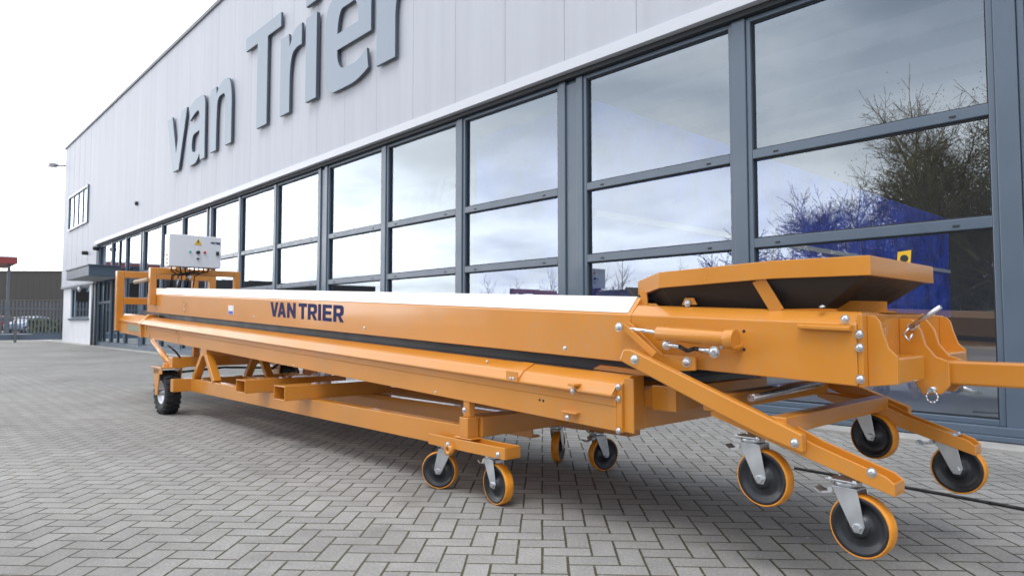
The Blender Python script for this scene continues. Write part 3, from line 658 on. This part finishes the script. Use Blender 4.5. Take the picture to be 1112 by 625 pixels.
m = MB(); m.box(-8.40, -8.16, 2.50, 2.53, 1.50, 1.53); m.box(-8.40, -8.16, 2.88, 2.91, 1.50, 1.53); m.build('box_bracket', ORANGE, root)
silver(lambda m: (m.tube((-8.3, 2.58, 1.44), (-8.32, 2.56, 1.25), .008), m.lathe([(.02, 0), (.02, .06)], (-8.3, 2.68, 1.42), 'x', 10)), 'valve_fitting')
m = MB(); m.tube((-8.62, 2.20, 1.36), (-8.50, 2.31, 1.39), .022); m.build('gate_handle', mat('pale_rubber', (.55, .45, .35), .6), root)

# chassis
RAIL = lambda y0, y1: [(y0, .237), (y0, .359), (y1, .359), (y1, .347), (y0 + .012, .347), (y0 + .012, .249), (y1, .249), (y1, .237)]
m = prof(RAIL(2.30, 2.365), 2.80, 6.98); m.build('chassis_rail', ORANGE, root, bevel=.003)
m = prof(RAIL(2.80, 2.865), 2.80, 6.98); m.build('chassis_rail', ORANGE, root, bevel=.003)
prof(RAIL(3.235, 3.30), 2.80, 6.98).build('chassis_rail', ORANGE, root, bevel=.003)
m = MB(); m.box(-6.98, -7.06, 2.14, 3.46, .237, .359); m.build('cross_beam', ORANGE, root, bevel=.004)
m = MB(); m.box(-7.15, -7.27, 2.18, 3.42, .462, .560); m.build('cross_beam', ORANGE, root, bevel=.004)
for y in (2.30, 2.80):
    for s_ in (-1, 1):
        m = MB(); m.bar((-6.65 + s_ * .045, y + .03, .60), (-6.65 + s_ * .27, y + .03, .359), .05, .07, up=(0, 1, 0)); m.build('a_frame_leg', ORANGE, root, bevel=.003)
m = MB(); m.box(-6.58, -6.72, 2.30, 3.36, .585, .66); m.build('cross_beam', ORANGE, root, bevel=.004)
for y in (2.42, 3.2):
    m = MB(); m.box(-7.19, -7.24, y - .03, y + .03, .56, .70); m.build('support_post', ORANGE, root, bevel=.003)
# fork pockets: hollow tubes lying across the rails
for a_ in (4.50, 5.18):
    m = MB(); y0, y1, z0, z1, t = 2.10, 2.96, .361, .461, .008; a1 = a_ + .175
    m.box(-a_, -a1, y0, y1, z0, z0 + t); m.box(-a_, -a1, y0, y1, z1 - t, z1); m.box(-a_, -a_ - t, y0, y1, z0 + t, z1 - t); m.box(-a1, -a1 + t, y0, y1, z0 + t, z1 - t)
    m.build('fork_pocket', ORANGE, root, bevel=.002)
m = MB(); m.prism([(-6.10, .37), (-5.75, .37), (-5.82, .52), (-6.02, .52)], 3.0, 3.01, 'y'); m.build('bracket_plate', ORANGE, root)
m = MB(); m.box(-5.5, -5.9, 2.86, 3.12, .36, .44); m.build('battery_tray', ORANGE, root, bevel=.004)
# steering rod and hoses
m = MB(); m.path([(-7.33, 2.28, .40), (-7.33, 2.75, .43), (-7.33, 3.3, .40)], .011); m.build('steering_rod', BLACKR, root)
m = MB()
m.path([(-6.5, 2.9, .45), (-6.3, 2.95, .56), (-6.1, 2.95, .50), (-5.9, 2.9, .40), (-5.6, 2.95, .42), (-5.4, 3.0, .45)], .012)
m.path([(-7.15, 2.25, .56), (-7.13, 2.2, .62), (-7.15, 2.16, .66), (-7.2, 2.15, .68)], .009)
m.path([(-4.45, 2.86, .44), (-4.3, 2.95, .47), (-4.1, 2.9, .45)], .015)
m.build('hydraulic_hose', CABLE, root)
# travelling wheels with forks
def road_wheel(y, s_):
    a = 7.31; z = .212; f = MB()
    f.box(-a - .16, -a + .16, y - .11, y + .11, .452, .466)
    f.box(-a - .10, -a + .16, y - s_ * .105, y - s_ * .095, .40, .452)
    f.prism([(-a - .10, .452), (-a + .10, .452), (-a + .035, .19), (-a - .035, .19)], y - s_ * .105, y - s_ * .093, 'y')
    f.prism([(-a - .10, .452), (-a + .10, .452), (-a + .035, .19), (-a - .035, .19)], y + s_ * .093, y + s_ * .105, 'y')
    f.tube((-a, y, .452), (-a, y, .50), .045)
    o = f.build('wheel_fork', ORANGE, root, bevel=.003)
    t = MB(); t.lathe([(.115, -.06), (.165, -.072), (.198, -.066), (.205, -.05), (.205, .05), (.198, .066), (.165, .072), (.115, .06)], (-a, y, z), 'y', 44, loop=True)
    N = 22
    for k in range(N):
        for ss in (-1, 1):
            th = 2 * math.pi * (k + (.5 if ss > 0 else 0)) / N
            c = Vector((math.cos(th), 0, math.sin(th))); tg = Vector((-math.sin(th), 0, math.cos(th))); cc = Vector((-a, y, z))
            p0 = cc + c * .206 + Vector((0, ss * .066, 0)) - tg * .010; p1 = cc + c * .209 + Vector((0, ss * .006, 0)) + tg * .008
            t.bar(p0, p1, .034, .016, up=tuple(c))
    t.build('tyre', TYRE, o)
    r = MB(); r.lathe([(.03, -s_ * .03), (.09, -s_ * .035), (.105, -s_ * .058), (.118, -s_ * .060), (.118, s_ * .06), (.03, s_ * .05)], (-a, y, z), 'y', 32); r.lathe([(.03, -s_ * .09), (.03, s_ * .09)], (-a, y, z), 'y', 16)
    r.build('rim', RIM, o)
    m = MB(); m.tube((-a - .02, y + s_ * .02, .49), (-8.18, y + s_ * .10, .70), .028, n=14); m.build('stay_tube', ORANGE, root)
road_wheel(2.19, 1); road_wheel(3.41, -1)

# rear bogie: cross beam, posts, channels
m = MB(); m.box(-2.74, -2.86, 2.37, 3.23, .298, .405); m.build('cross_beam', ORANGE, root, bevel=.005)
for y0, y1 in ((2.285, 2.365), (3.235, 3.315)):
    m = MB(); m.box(-2.76, -2.83, y0 + .002, y1 - .002, .300, .405); m.box(-2.77, -2.82, y0 + .02, y1 - .02, .405, .49); m.box(-2.73, -2.87, y0 - .002, y1 + .002, .292, .300)
    m.build('support_post', ORANGE, root, bevel=.004)
def channel(y0, y1):
    m = MB(); a0, a1 = 2.44, 3.06; z0 = .238; K2 = .0
    m.box(-a0, -a1, y0, y0 + .007, z0, z0 + .058); m.box(-a0, -a1, y1 - .007, y1, z0, z0 + .058); m.box(-a0, -a1, y0 + .007, y1 - .007, z0, z0 + .007)
    m.box(-a0, -a0 - .007, y0 + .007, y1 - .007, z0 + .007, z0 + .058); m.build('bogie_channel', ORANGE, root, bevel=.003)
channel(2.255, 2.36); channel(3.24, 3.345)
m = MB(); m.lathe([(.012, -.02), (.028, -.02), (.028, .02), (.012, .02)], (-2.86, 2.25, .235), 'y', 20, loop=True); m.build('lashing_eye', ORANGE, root)
bolts('bolt', [(2.86, 2.236, .262), (2.49, 2.255, .258)], r=.015)

# castors ------------------------------------------------------------
CAMH = .9
def caster(a, w_, zc, psi, treads_right, trail_left, ground=False, brake=True, tilt=0.):
    """wheel centre (a, w, zc); psi = how far the wheel's face is turned from the photograph's viewpoint (yaw on its swivel)"""
    c = Vector((-a, w_, 0)); v = Matrix.Rotation(-RZ, 3, 'Z') @ Vector((0, 0, 0)) - c; base = math.atan2(v.y, v.x)
    th = base + (-1 if treads_right else 1) * R(psi)          # direction of the face normal
    n = Vector((math.cos(th), math.sin(th), 0)); tr = Vector((-n.y, n.x, 0))
    view_left = Vector((math.cos(base - math.pi / 2), math.sin(base - math.pi / 2), 0))
    if (tr.dot(view_left) > 0) != trail_left: tr = -tr
    H = .142; T = .045
    king = Vector((-a, w_, zc)) - tr * T
    # local frame: x along trail, y along -n (so that the face towards the viewer is -y)
    yv = -n; xv = tr; flip = xv.cross(yv).z < 0
    def W(x_, y_, z_): return king + xv * x_ + yv * y_ + Vector((0, 0, z_))
    def put(m):
        for q in m.bm.verts:
            p = q.co.copy(); q.co = W(p.x, p.y, p.z)
    f = MB()
    f.box(-.052, .052, -.045, .045, H - .006, H); f.lathe([(.036, H - .024), (.042, H - .018), (.042, H - .009), (.03, H - .006)], (0, 0, 0), 'z', 24)
    f.box(-.038, .044, -.034, .034, H - .029, H - .024)
    for s_ in (-1, 1):
        f.prism([(-.038, H - .024), (.044, H - .024), (.052, H - .06), (T + .022, .005), (T + .012, -.018), (T - .012, -.018), (T - .024, .0)], s_ * .034, s_ * .0305, 'y')
    f.lathe([(.014, -.044), (.014, .044)], (T, 0, 0), 'y', 6)
    for xx in (-.04, .04):
        for yy in (-.034, .034): f.lathe([(.008, H - .012), (.008, H + .004)], (xx, yy, 0), 'z', 6)
    put(f); o = f.build('caster_fork', ZINC, root, bevel=.0015)
    wv = MB(); wv.lathe([(.018, -.030), (.030, -.030), (.032, -.020), (.050, -.012), (.072, -.013), (.080, -.024), (.0925, -.0245), (.0925, .0245), (.080, .024), (.072, .013), (.050, .012), (.032, .020), (.030, .030), (.018, .030)], (T, 0, 0), 'y', 44)
    put(wv); wv.build('wheel', CORE, o)
    tv = MB(); tv.lathe([(.0922, -.0248), (.0955, -.0252), (.099, -.018), (.100, 0), (.099, .018), (.0955, .0252), (.0922, .0248)], (T, 0, 0), 'y', 52, loop=True)
    put(tv); tv.build('tread', PU, o)
    if brake:
        bv = MB(); bv.bar((-.03, 0, H - .045), (-.085, 0, H - .058), .032, .006); bv.tube((-.045, -.03, H - .04), (-.045, .03, H - .04), .009); bv.bar((-.085, 0, H - .058), (-.105, 0, H - .045), .045, .005)
        put(bv); bv.build('brake_lever', ZINC, o)
    return o
caster(3.009, 2.30, .100, 22, True, True, brake=False)
caster(2.548, 2.31, .100, 54, True, False)
caster(3.05, 3.29, .100, 76, False, False, brake=False)
caster(2.686, 3.30, .100, 38, False, False)
caster(1.172, 2.345, .350, 30, True, False)
caster(.846, 2.345, .250, 26, True, False)
caster(1.114, 3.25, .402, 30, True, False)
caster(.806, 3.29, .300, 14, True, False)

# ------------------------------------------------------------------ cable on the paving
pts = []
for i in range(30):
    t = i / 29
    pts.append((-1.95 + t * 3.3, 4.15 - .42 * t + .05 * math.sin(5 * t), .009))
m = MB(); m.path(pts, .008, 8)
tag(m.build('power_cable', CABLE), 'black rubber cable lying on the paving at the right, below the tow bar', 'cable')

# ------------------------------------------------------------------ yard beyond
def camxy(px, depth):     # a spot on the ground, seen at that column and that far off
    th = R(47.42); f = Vector((-math.sin(th), math.cos(th), 0)); r = Vector((math.cos(th), math.sin(th), 0))
    return f * depth + r * depth * (px - 556) / 741
gate = empty('sliding_gate', (-38.3, 0, 0)); tag(gate, 'long slate steel palisade sliding gate with a heavy bottom beam', 'gate')
m = MB(); m.box(-38.36, -38.24, -9, 6.6, .10, .36); m.box(-38.35, -38.25, -9, 6.6, .385, .43); m.build('bottom_beam', FRAME, gate)
m = MB(); m.box(-38.33, -38.27, -9, 6.6, 1.50, 1.56); m.build('top_rail', GALV, gate)
m = MB(); y = -8.9; pal = []
while y < 6.5:
    m.prism([(y - .032, .43), (y + .032, .43), (y + .032, 1.82), (y, 1.92), (y - .032, 1.82)], -38.31, -38.29, 'x'); y += .142
m.build('palisade', GALV, gate)
for y in (-8.8, -4.2, 4.4, 6.3):
    m = MB(); m.box(-38.2, -38.1, y - .05, y + .05, 0, 2.0 if abs(y - 4.4) > .1 else 1.0); m.build('gate_post', GALV, gate)
# hedge behind the gate
random.seed(11)
def leafy(m, n, fn, s0, s1):
    for _ in range(n):
        c = Vector(fn()); s_ = random.uniform(s0, s1); u = Vector((random.gauss(0, 1), random.gauss(0, 1), random.gauss(0, 1))).normalized(); v = u.orthogonal().normalized()
        m._add([tuple(c + u * s_), tuple(c + v * s_ * .6), tuple(c - u * s_), tuple(c - v * s_ * .6)], [(0, 1, 2, 3)])
m = MB(); c0 = camxy(35, 44); c1 = camxy(84, 44); c0b = camxy(-120, 46)
def hp():
    t = random.random(); p = c0.lerp(c1, t); hz = .98 + .12 * math.sin(t * 9) + .1 * math.sin(t * 23); d = (c1 - c0).normalized(); nrm = Vector((-d.y, d.x, 0))
    return p + nrm * random.uniform(-.5, .5) + Vector((0, 0, hz * random.random() ** .6))
leafy(m, 5200, hp, .05, .10)
tag(m.build('hedge', HEDGE), 'low clipped green hedge behind the palisade gate', 'hedge')

def car(name, at, rz, L_, W_, H_, body, label, hood=.42, group=None):
    o = empty(name, (0, 0, 0)); o.location = at; o.rotation_euler.z = rz
    tag(o, label, 'car', group)
    # sections along x: (x, half width, sill z, belt z, roof z, roof half width)
    h = H_; b0 = .22 * h / 1.5
    S = [(-.50, .80, .45, .55, .56), (-.485, .90, .25, .60, .62), (-.42, .98, .2, .66, .68), (-.40, .98, .2, .66, .75), (-.30, 1.0, .2, .66, .95), (-.10, 1.0, .2, .66, 1.0), (.08, 1.0, .2, .66, .97), (.25, .99, .2, .65, .70), (.30, .98, .2, .63, .65), (.44, .95, .2, .56, .575), (.485, .88, .25, .50, .52), (.50, .78, .40, .45, .46)]
    m = MB(); rings = []
    for x_, wf, z0, zb, zr in S:
        hw = W_ / 2 * wf; cab = zr - zb > .06; rw = hw * (.80 if cab else .93)
        pr_ = [(-hw * .96, z0), (-hw, (z0 + zb) / 2), (-hw * .98, zb), (-rw, zr - (.02 if cab else .005)), (-rw * .7, zr), (rw * .7, zr), (rw, zr - (.02 if cab else .005)), (hw * .98, zb), (hw, (z0 + zb) / 2), (hw * .96, z0)]
        rings.append([m.bm.verts.new((x_ * L_, y_, z_ * h)) for y_, z_ in pr_])
    for a_, b_ in zip(rings, rings[1:]):
        for i in range(10):
            f_ = m.bm.faces.new([a_[i], a_[(i + 1) % 10], b_[(i + 1) % 10], b_[i]]); f_.smooth = i not in (2, 6, 9)
    m.bm.faces.new(rings[0]); m.bm.faces.new(rings[-1])
    bo = m.build('body', body, o, at=(0, 0, 0))
    # glasshouse
    g_ = MB(); wr = W_ / 2
    for s_ in (-1, 1):
        g_._add([(x_ * L_, s_ * (wr * yy + .012), z_ * h) for x_, yy, z_ in ((-.37, .955, .68), (.20, .955, .68), (.085, .83, .93), (-.10, .825, .955), (-.28, .83, .92))], [(0, 1, 2, 3, 4)])
    g_._add([(.235 * L_ + .02, s_ * wr * .88, .69 * h + .01) for s_ in (-1, 1)] + [(.10 * L_ + .02, s_ * wr * .72, .945 * h + .01) for s_ in (1, -1)], [(0, 1, 2, 3)])
    g_._add([(-.385 * L_ - .02, s_ * wr * .85, .74 * h + .01) for s_ in (-1, 1)] + [(-.31 * L_ - .02, s_ * wr * .72, .93 * h + .01) for s_ in (1, -1)], [(0, 1, 2, 3)])
    g_.build('window', CARGLASS, o, at=(0, 0, .8 * h))
    for x_ in (-.31, .32):
        for s_ in (-1, 1):
            t = MB(); r_ = .215 * h; t.lathe([(r_ * .6, -.1), (r_ * .95, -.11), (r_, -.08), (r_, .08), (r_ * .95, .11), (r_ * .6, .1)], (x_ * L_, s_ * (W_ / 2 - .09), r_), 'y', 24, loop=True); w0 = t.build('wheel', TYRE, o)
            t = MB(); t.lathe([(.02, -.112), (r_ * .6, -.104), (r_ * .6, .104), (.02, .112)], (x_ * L_, s_ * (W_ / 2 - .09), r_), 'y', 20); t.build('rim', RIM, w0)
    for s_ in (-1, 1):
        t = MB(); t.box(.478 * L_, .492 * L_, s_ * W_ * .28, s_ * W_ * .40, .46 * h, .52 * h); t.build('headlight', LAMPG, o, bevel=.01)
        t = MB(); t.box(-.488 * L_, -.50 * L_, s_ * W_ * .30, s_ * W_ * .40, .50 * h, .62 * h); t.build('tail_light', RED, o)
    if 'van' in name or 'estate' in name:
        t = MB()
        for s_ in (-1, 1): t.path([(-.3 * L_, s_ * W_ * .36, 1.0 * h), (-.28 * L_, s_ * W_ * .36, 1.035 * h), (.04 * L_, s_ * W_ * .36, 1.035 * h), (.06 * L_, s_ * W_ * .36, .99 * h)], .016)
        t.build('roof_rail', CHROME, o)
        t = MB()
        for s_ in (-1, 1): t.path([(-.37 * L_, s_ * (W_ / 2 + .005), .675 * h), (.2 * L_, s_ * (W_ / 2 + .005), .675 * h)], .012)
        t.build('chrome_strip', CHROME, o)
    return o
def head(px, depth): return camxy(px, depth)
car('parked_car', head(2, 60), R(128), 4.2, 1.75, 1.48, CARRED, 'red parked car beyond the palisade gate, leftmost of the cars')
car('parked_car', head(19.5, 68), R(137), 4.1, 1.75, 1.45, CARDARK, 'dark blue parked car beyond the gate, between the red and the pale blue car')
car('parked_car', head(33, 60), R(-46), 4.2, 1.75, 1.46, CARBLUE, 'pale blue parked car beyond the gate, nearest the hedge')
car('parked_estate_car', Vector((-2.2, -4.3, 0)), R(180), 4.7, 1.85, 1.64, CARGREY, 'anthracite estate car mirrored in the right-hand window panes')

# dark warehouse behind
wh = empty('dark_warehouse', (-90, 0, 0)); tag(wh, 'low dark brown sheet-metal warehouse behind the gate', 'building')
c0 = camxy(70.5, 82); ux = Vector((-math.cos(R(47.42)), -math.sin(R(47.42)), 0)); uy = Vector((-math.sin(R(47.42)), math.cos(R(47.42)), 0))
def wbox(o_, u0, u1, v0, v1, z0, z1, m_, name, parent):
    m = MB(); vs = m.box(u0, u1, v0, v1, z0, z1)
    for v in m.bm.verts: p = o_ + ux * v.co.x + uy * v.co.y; v.co = Vector((p.x, p.y, v.co.z))
    return m.build(name, m_, parent)
wbox(c0, 0, 42, 0, 25, 0, 7.0, WAREH, 'wall', wh)
wbox(c0, -.1, 42.1, -.1, 25, 7.0, 7.15, mat('parapet', (.16, .14, .13), .6), 'parapet', wh)
wbox(c0, 0, 42, -.04, 0, 3.55, 3.62, mat('wall_band', (.13, .12, .11), .6), 'wall_band', wh)
m = MB()
for i in range(60):
    for v in [0]:
        a = len(m.bm.verts); m.box(.35 + i * .7, .39 + i * .7, -.008, 0, 0, 7.0)
for v in m.bm.verts: p = c0 + ux * v.co.x + uy * v.co.y; v.co = Vector((p.x, p.y, v.co.z))
m.build('wall_rib', WAREH, wh)
# red-fascia canopy running off to the left, mirrored in the far windows
rc = empty('red_canopy', (-70, -10, 0)); tag(rc, 'red-edged flat canopy roof on dark posts behind the gate', 'canopy')
m = MB(); m.box(-76, -69, -9, 7.95, 5.75, 6.25); m.build('fascia', RED, rc)
m = MB(); m.box(-76.05, -68.95, -9.05, 8.0, 6.25, 6.35); m.build('roof', WHITE, rc)
for y in (-8.5, -3, 3, 7.5):
    m = MB(); m.box(-70.2, -70.0, y - .1, y + .1, 0, 5.75); m.build('post', GALV, rc)
m = MB(); m.box(-77, -76.2, -34, -1, 0, 5.6); m.build('rear_wall', WAREH, rc)

# road lamp masts / buildings behind the viewer, seen mirrored
ob = empty('office_block', (-55, -62, 0)); tag(ob, 'low grey office block mirrored in the window band', 'building')
m = MB(); m.box(-75, -40, -75, -62, 0, 5.0); m.build('wall', BRICKG, ob)
m = MB(); m.box(-75.2, -39.8, -75.2, -61.8, 5.0, 5.4); m.build('roof', WAREH, ob)
for i in range(8):
    m = MB(); m.box(-73 + i * 4.2, -70.4 + i * 4.2, -62.02, -61.95, 1.2, 3.4); m.build('window', CARGLASS, ob)

# ------------------------------------------------------------------ trees behind the viewer (they show in the glass)
def tree(name, at, H_, spread, label, seed, levels=6, ivy=0, group='bare trees mirrored in the glass', twig_r=.012, kids=(3, 4), stem=.3):
    rnd = random.Random(seed); o = empty(name, at); tag(o, label, 'tree', group)
    tr = MB(); cr = MB(); at = Vector(at); ends = []
    def grow(m, p, d, l, r, lv):
        q = p + d * l * .5; d2 = (d + Vector((rnd.gauss(0, .12), rnd.gauss(0, .12), rnd.gauss(0, .08)))).normalized(); e = q + d2 * l * .5
        n = 8 if lv >= levels - 1 else (4 if lv > 1 else 3)
        mm = tr if lv >= levels - 1 else cr
        mm.tube(p, q, r, r * .85, n=n, cap=False); mm.tube(q, e, r * .85, r * .68, n=n, cap=False)
        if lv <= 0: return
        grow(m, e, (d2 + Vector((rnd.gauss(0, .15), rnd.gauss(0, .15), .1))).normalized(), l * rnd.uniform(.74, .88), max(r * .62, twig_r * .5), lv - 1)
        for k in range(rnd.randint(*kids) - 1):
            t = rnd.uniform(0, 1.0); st = p.lerp(q, t * 2) if t < .5 else q.lerp(e, t * 2 - 1)
            ax = Vector((rnd.gauss(0, 1), rnd.gauss(0, 1), rnd.gauss(0, .6))).normalized()
            nd = (d2 * .75 + ax * spread + Vector((0, 0, .12))).normalized()
            grow(m, st, nd, l * rnd.uniform(.62, .85), max(r * .5, twig_r * .5), lv - 1)
        if lv == 2: ends.append(e)
    grow(None, at, Vector((0, 0, 1)), H_ * stem, H_ * .02, levels)
    top = max(v.co.z for v in cr.bm.verts); k_ = H_ / top
    for b_ in (tr, cr):
        for v in b_.bm.verts: v.co = at + (v.co - at) * k_
    ends = [at + (e - at) * k_ for e in ends]
    tr.build('trunk', BARK, o); cr.build('crown', TWIG, o)
    if ivy:
        iv = MB(); rnd2 = random.Random(seed)
        def ip():
            e = rnd.choice(ends); return e + Vector((rnd.gauss(0, .42), rnd.gauss(0, .42), rnd.gauss(0, .42)))
        leafy(iv, ivy, ip, .018, .04); iv.build('foliage', IVY, o)
    return o
tree('bare_tree', (-11.8, -19.0, 0), 8.4, .85, 'lower bare tree with olive twigs, leftmost of the big clump mirrored in the glass', 5, levels=7, ivy=16000, kids=(3, 4), stem=.16, twig_r=.014)
tree('bare_tree', (-8.7, -17.5, 0), 10.6, .85, 'tallest bare tree with olive twigs, mirrored beside the last wide mullion', 9, levels=7, ivy=26000, kids=(3, 4), stem=.16, twig_r=.014)
tree('bare_tree', (-5.6, -17.0, 0), 11.2, .85, 'bare olive-twigged tree mirrored at the right edge of the glass', 14, levels=7, ivy=26000, kids=(3, 4), stem=.16, twig_r=.014)
tree('bare_tree', (-7.4, -20.5, 0), 11.2, .9, 'wide bare tree with olive twigs, standing behind the tallest one of the mirrored clump', 17, levels=7, ivy=26000, kids=(3, 4), stem=.14, twig_r=.014)
tree('bare_tree', (-10.0, -21.5, 0), 9.4, .9, 'bare tree with olive twigs, rear left of the clump mirrored in the glass', 27, levels=7, ivy=20000, kids=(3, 4), stem=.14, twig_r=.014)
tree('bare_tree', (-17.5, -22.0, 0), 6.4, .8, 'small bushy bare tree mirrored left of the big clump', 12, levels=5, kids=(4, 5), stem=.14, twig_r=.014)
tree('bare_tree', (-30, -26, 0), 5.6, .6, 'slim young bare tree mirrored above the orange hopper', 21, levels=5, kids=(3, 4), stem=.2)
for i, (x_, y_, h_) in enumerate([(-44, -40, 6.4), (-50, -38, 7.0), (-57, -42, 6.2), (-64, -44, 7.2), (-38, -46, 7.5)]):
    tree('bare_tree', (x_, y_, 0), h_, .7, ['thin bare tree mirrored low in the middle panes, nearest of its row', 'second bare tree of the row mirrored in the middle panes', 'third bare tree of the row mirrored in the middle panes',
         'farthest bare tree of the row mirrored in the middle panes', 'bare tree mirrored behind the control box reflection'][i], 31 + i, levels=5, kids=(3, 3), twig_r=.03)
m = MB(); random.seed(5)
leafy(m, 9000, lambda: (random.uniform(-70, 12), -26 + random.uniform(-.7, .7) - 0 * 1, 1.5 * random.random() ** .6), .08, .16)
tag(m.build('hedge', HEDGE), 'long hedge along the far side of the yard, seen only mirrored', 'hedge')

m = MB()  # added leaf screen: hides the bright low sky mirrored beneath the trees
leafy(m, 34000, lambda: (random.uniform(-24, 12), -22 + random.uniform(-.8, .8), (2.9 + .3 * math.sin(random.uniform(-24, 12))) * random.random() ** .7), .09, .18)
tag(m.build('hedge', mat('added_hedge_leaf', (.05, .065, .035), .7, var=.4, vscale=4)), 'tall dark hedge added behind the mirrored bare trees to block bright sky in the glass', 'hedge')

# ------------------------------------------------------------------ inside the hall: blue tarpaulin trailer
tl = empty('tarpaulin_trailer', (-7.3, 8, .02)); tag(tl, 'blue tarpaulin-sided trailer with a white stripe, standing inside behind the glass', 'trailer')
m = MB(); m.box(-8.6, -6.02, 7.1, 23, 1.05, 3.95); m.build('tarpaulin', BLUE, tl, bevel=.03)
m = MB(); m.box(-6.018, -6.0, 7.1, 23, 2.34, 2.43); m.build('stripe', WHITE, tl)
m = MB(); m.box(-8.5, -6.1, 7.2, 22.9, .85, 1.05); m.build('chassis', DARKGAP, tl)
for y in (16.5, 17.8, 19.1, 9.0):
    for x_ in (-6.35, -8.25):
        m = MB(); m.lathe([(.3, -.14), (.48, -.15), (.5, -.1), (.5, .1), (.48, .15), (.3, .14)], (x_, y, .52), 'x', 24, loop=True); w0 = m.build('wheel', TYRE, tl)
        m = MB(); m.lathe([(.05, -.13), (.3, -.13), (.3, .13), (.05, .13)], (x_, y, .52), 'x', 20); m.build('rim', RIM, w0)

# ------------------------------------------------------------------ camera
cam = bpy.data.cameras.new('camera'); co = bpy.data.objects.new('camera', cam); COL.objects.link(co)
cam.sensor_width = 36; cam.lens = 741 * 36 / 1112; cam.clip_end = 2000; cam.clip_start = .05
co.location = (0, 0, .9); co.rotation_euler = (math.pi / 2 + math.atan(37.5 / 741), 0, R(47.42))
cam.dof.use_dof = True; cam.dof.focus_distance = 3.6; cam.dof.aperture_fstop = 4.0
scene.camera = co

# ------------------------------------------------------------------ light
SUN_EL, SUN_AZ = R(62), R(150)      # azimuth from +Y clockwise
sun = bpy.data.lights.new('sun', 'SUN'); sun.energy = 1.3; sun.angle = R(28); sun.color = (1, .97, .93)
so = bpy.data.objects.new('sun', sun); COL.objects.link(so); so.location = (0, 0, 30)
dirv = Vector((math.sin(SUN_AZ) * math.cos(SUN_EL), math.cos(SUN_AZ) * math.cos(SUN_EL), math.sin(SUN_EL)))
so.rotation_euler = dirv.to_track_quat('Z', 'Y').to_euler()
w = bpy.data.worlds.new('World'); scene.world = w; w.use_nodes = True; nt = w.node_tree; nt.nodes.clear(); L = nt.links.new
out = nt.nodes.new('ShaderNodeOutputWorld'); bg = nt.nodes.new('ShaderNodeBackground'); bg2 = nt.nodes.new('ShaderNodeBackground'); mix = nt.nodes.new('ShaderNodeMixShader')
sky = nt.nodes.new('ShaderNodeTexSky'); sky.sky_type = 'NISHITA'; sky.sun_disc = False; sky.sun_elevation = SUN_EL; sky.sun_rotation = SUN_AZ; sky.dust_density = 3
bg.inputs['Strength'].default_value = .12; L(sky.outputs[0], bg.inputs['Color'])
tc = nt.nodes.new('ShaderNodeTexCoord'); sp = nt.nodes.new('ShaderNodeSeparateXYZ'); L(tc.outputs['Generated'], sp.inputs[0])
# project directions on a cloud deck, so that clouds flatten towards the horizon
def M_(op, a, b=None, c=None, clamp=False):
    n = nt.nodes.new('ShaderNodeMath'); n.operation = op; n.use_clamp = clamp
    for i, v in enumerate((a, b, c)):
        if v is None: continue
        if isinstance(v, (int, float)): n.inputs[i].default_value = v
        else: L(v, n.inputs[i])
    return n.outputs[0]
zc = M_('MAXIMUM', sp.outputs[2], 0.0); den = M_('ADD', zc, .22)
cx, cy = M_('DIVIDE', sp.outputs[0], den), M_('DIVIDE', sp.outputs[1], den)
cv = nt.nodes.new('ShaderNodeCombineXYZ'); L(cx, cv.inputs[0]); L(cy, cv.inputs[1])
n1 = nt.nodes.new('ShaderNodeTexNoise'); n1.inputs['Scale'].default_value = 1.5; n1.inputs['Detail'].default_value = 6; n1.inputs['Roughness'].default_value = .5; L(cv.outputs[0], n1.inputs['Vector'])
# bright low sky, greyer overhead
el = nt.nodes.new('ShaderNodeMapRange'); el.interpolation_type = 'SMOOTHSTEP'; L(M_('ADD', zc, M_('MULTIPLY_ADD', n1.outputs['Fac'], .6, -.30)), el.inputs['Value'])
el.inputs['From Min'].default_value = .13; el.inputs['From Max'].default_value = .30; el.inputs['To Min'].default_value = 2.5; el.inputs['To Max'].default_value = 1.3
n2 = M_('MULTIPLY_ADD', n1.outputs['Fac'], 1.9, .05)
# the cloud deck is made brighter towards -X, for white sky at the left
azx = M_('MULTIPLY_ADD', sp.outputs[0], -.45, 1.0)
val = M_('MULTIPLY', M_('MULTIPLY', el.outputs[0], n2), azx)
colr = nt.nodes.new('ShaderNodeMixRGB'); colr.inputs[1].default_value = (.77, .87, 1.04, 1); colr.inputs[2].default_value = (1.0, 1.0, 1.02, 1); L(M_('MULTIPLY', val, .6, clamp=True) if 0 else M_('MINIMUM', M_('MAXIMUM', M_('MULTIPLY_ADD', val, .9, -.8), 0.0), 1.0), colr.inputs[0])
L(colr.outputs[0], bg2.inputs['Color']); L(val, bg2.inputs['Strength'])
mix.inputs[0].default_value = .93; L(bg.outputs[0], mix.inputs[1]); L(bg2.outputs[0], mix.inputs[2]); L(mix.outputs[0], out.inputs[0])

scene.view_settings.view_transform = 'Standard'; scene.view_settings.look = 'None'; scene.view_settings.gamma = 1; scene.view_settings.exposure = 0.22
scene.render.engine = 'CYCLES'
scene.cycles.max_bounces = 8; scene.cycles.transparent_max_bounces = 12; scene.cycles.glossy_bounces = 4; scene.cycles.diffuse_bounces = 3
scene.cycles.use_denoising = True
scene.cycles.sample_clamp_indirect = 8
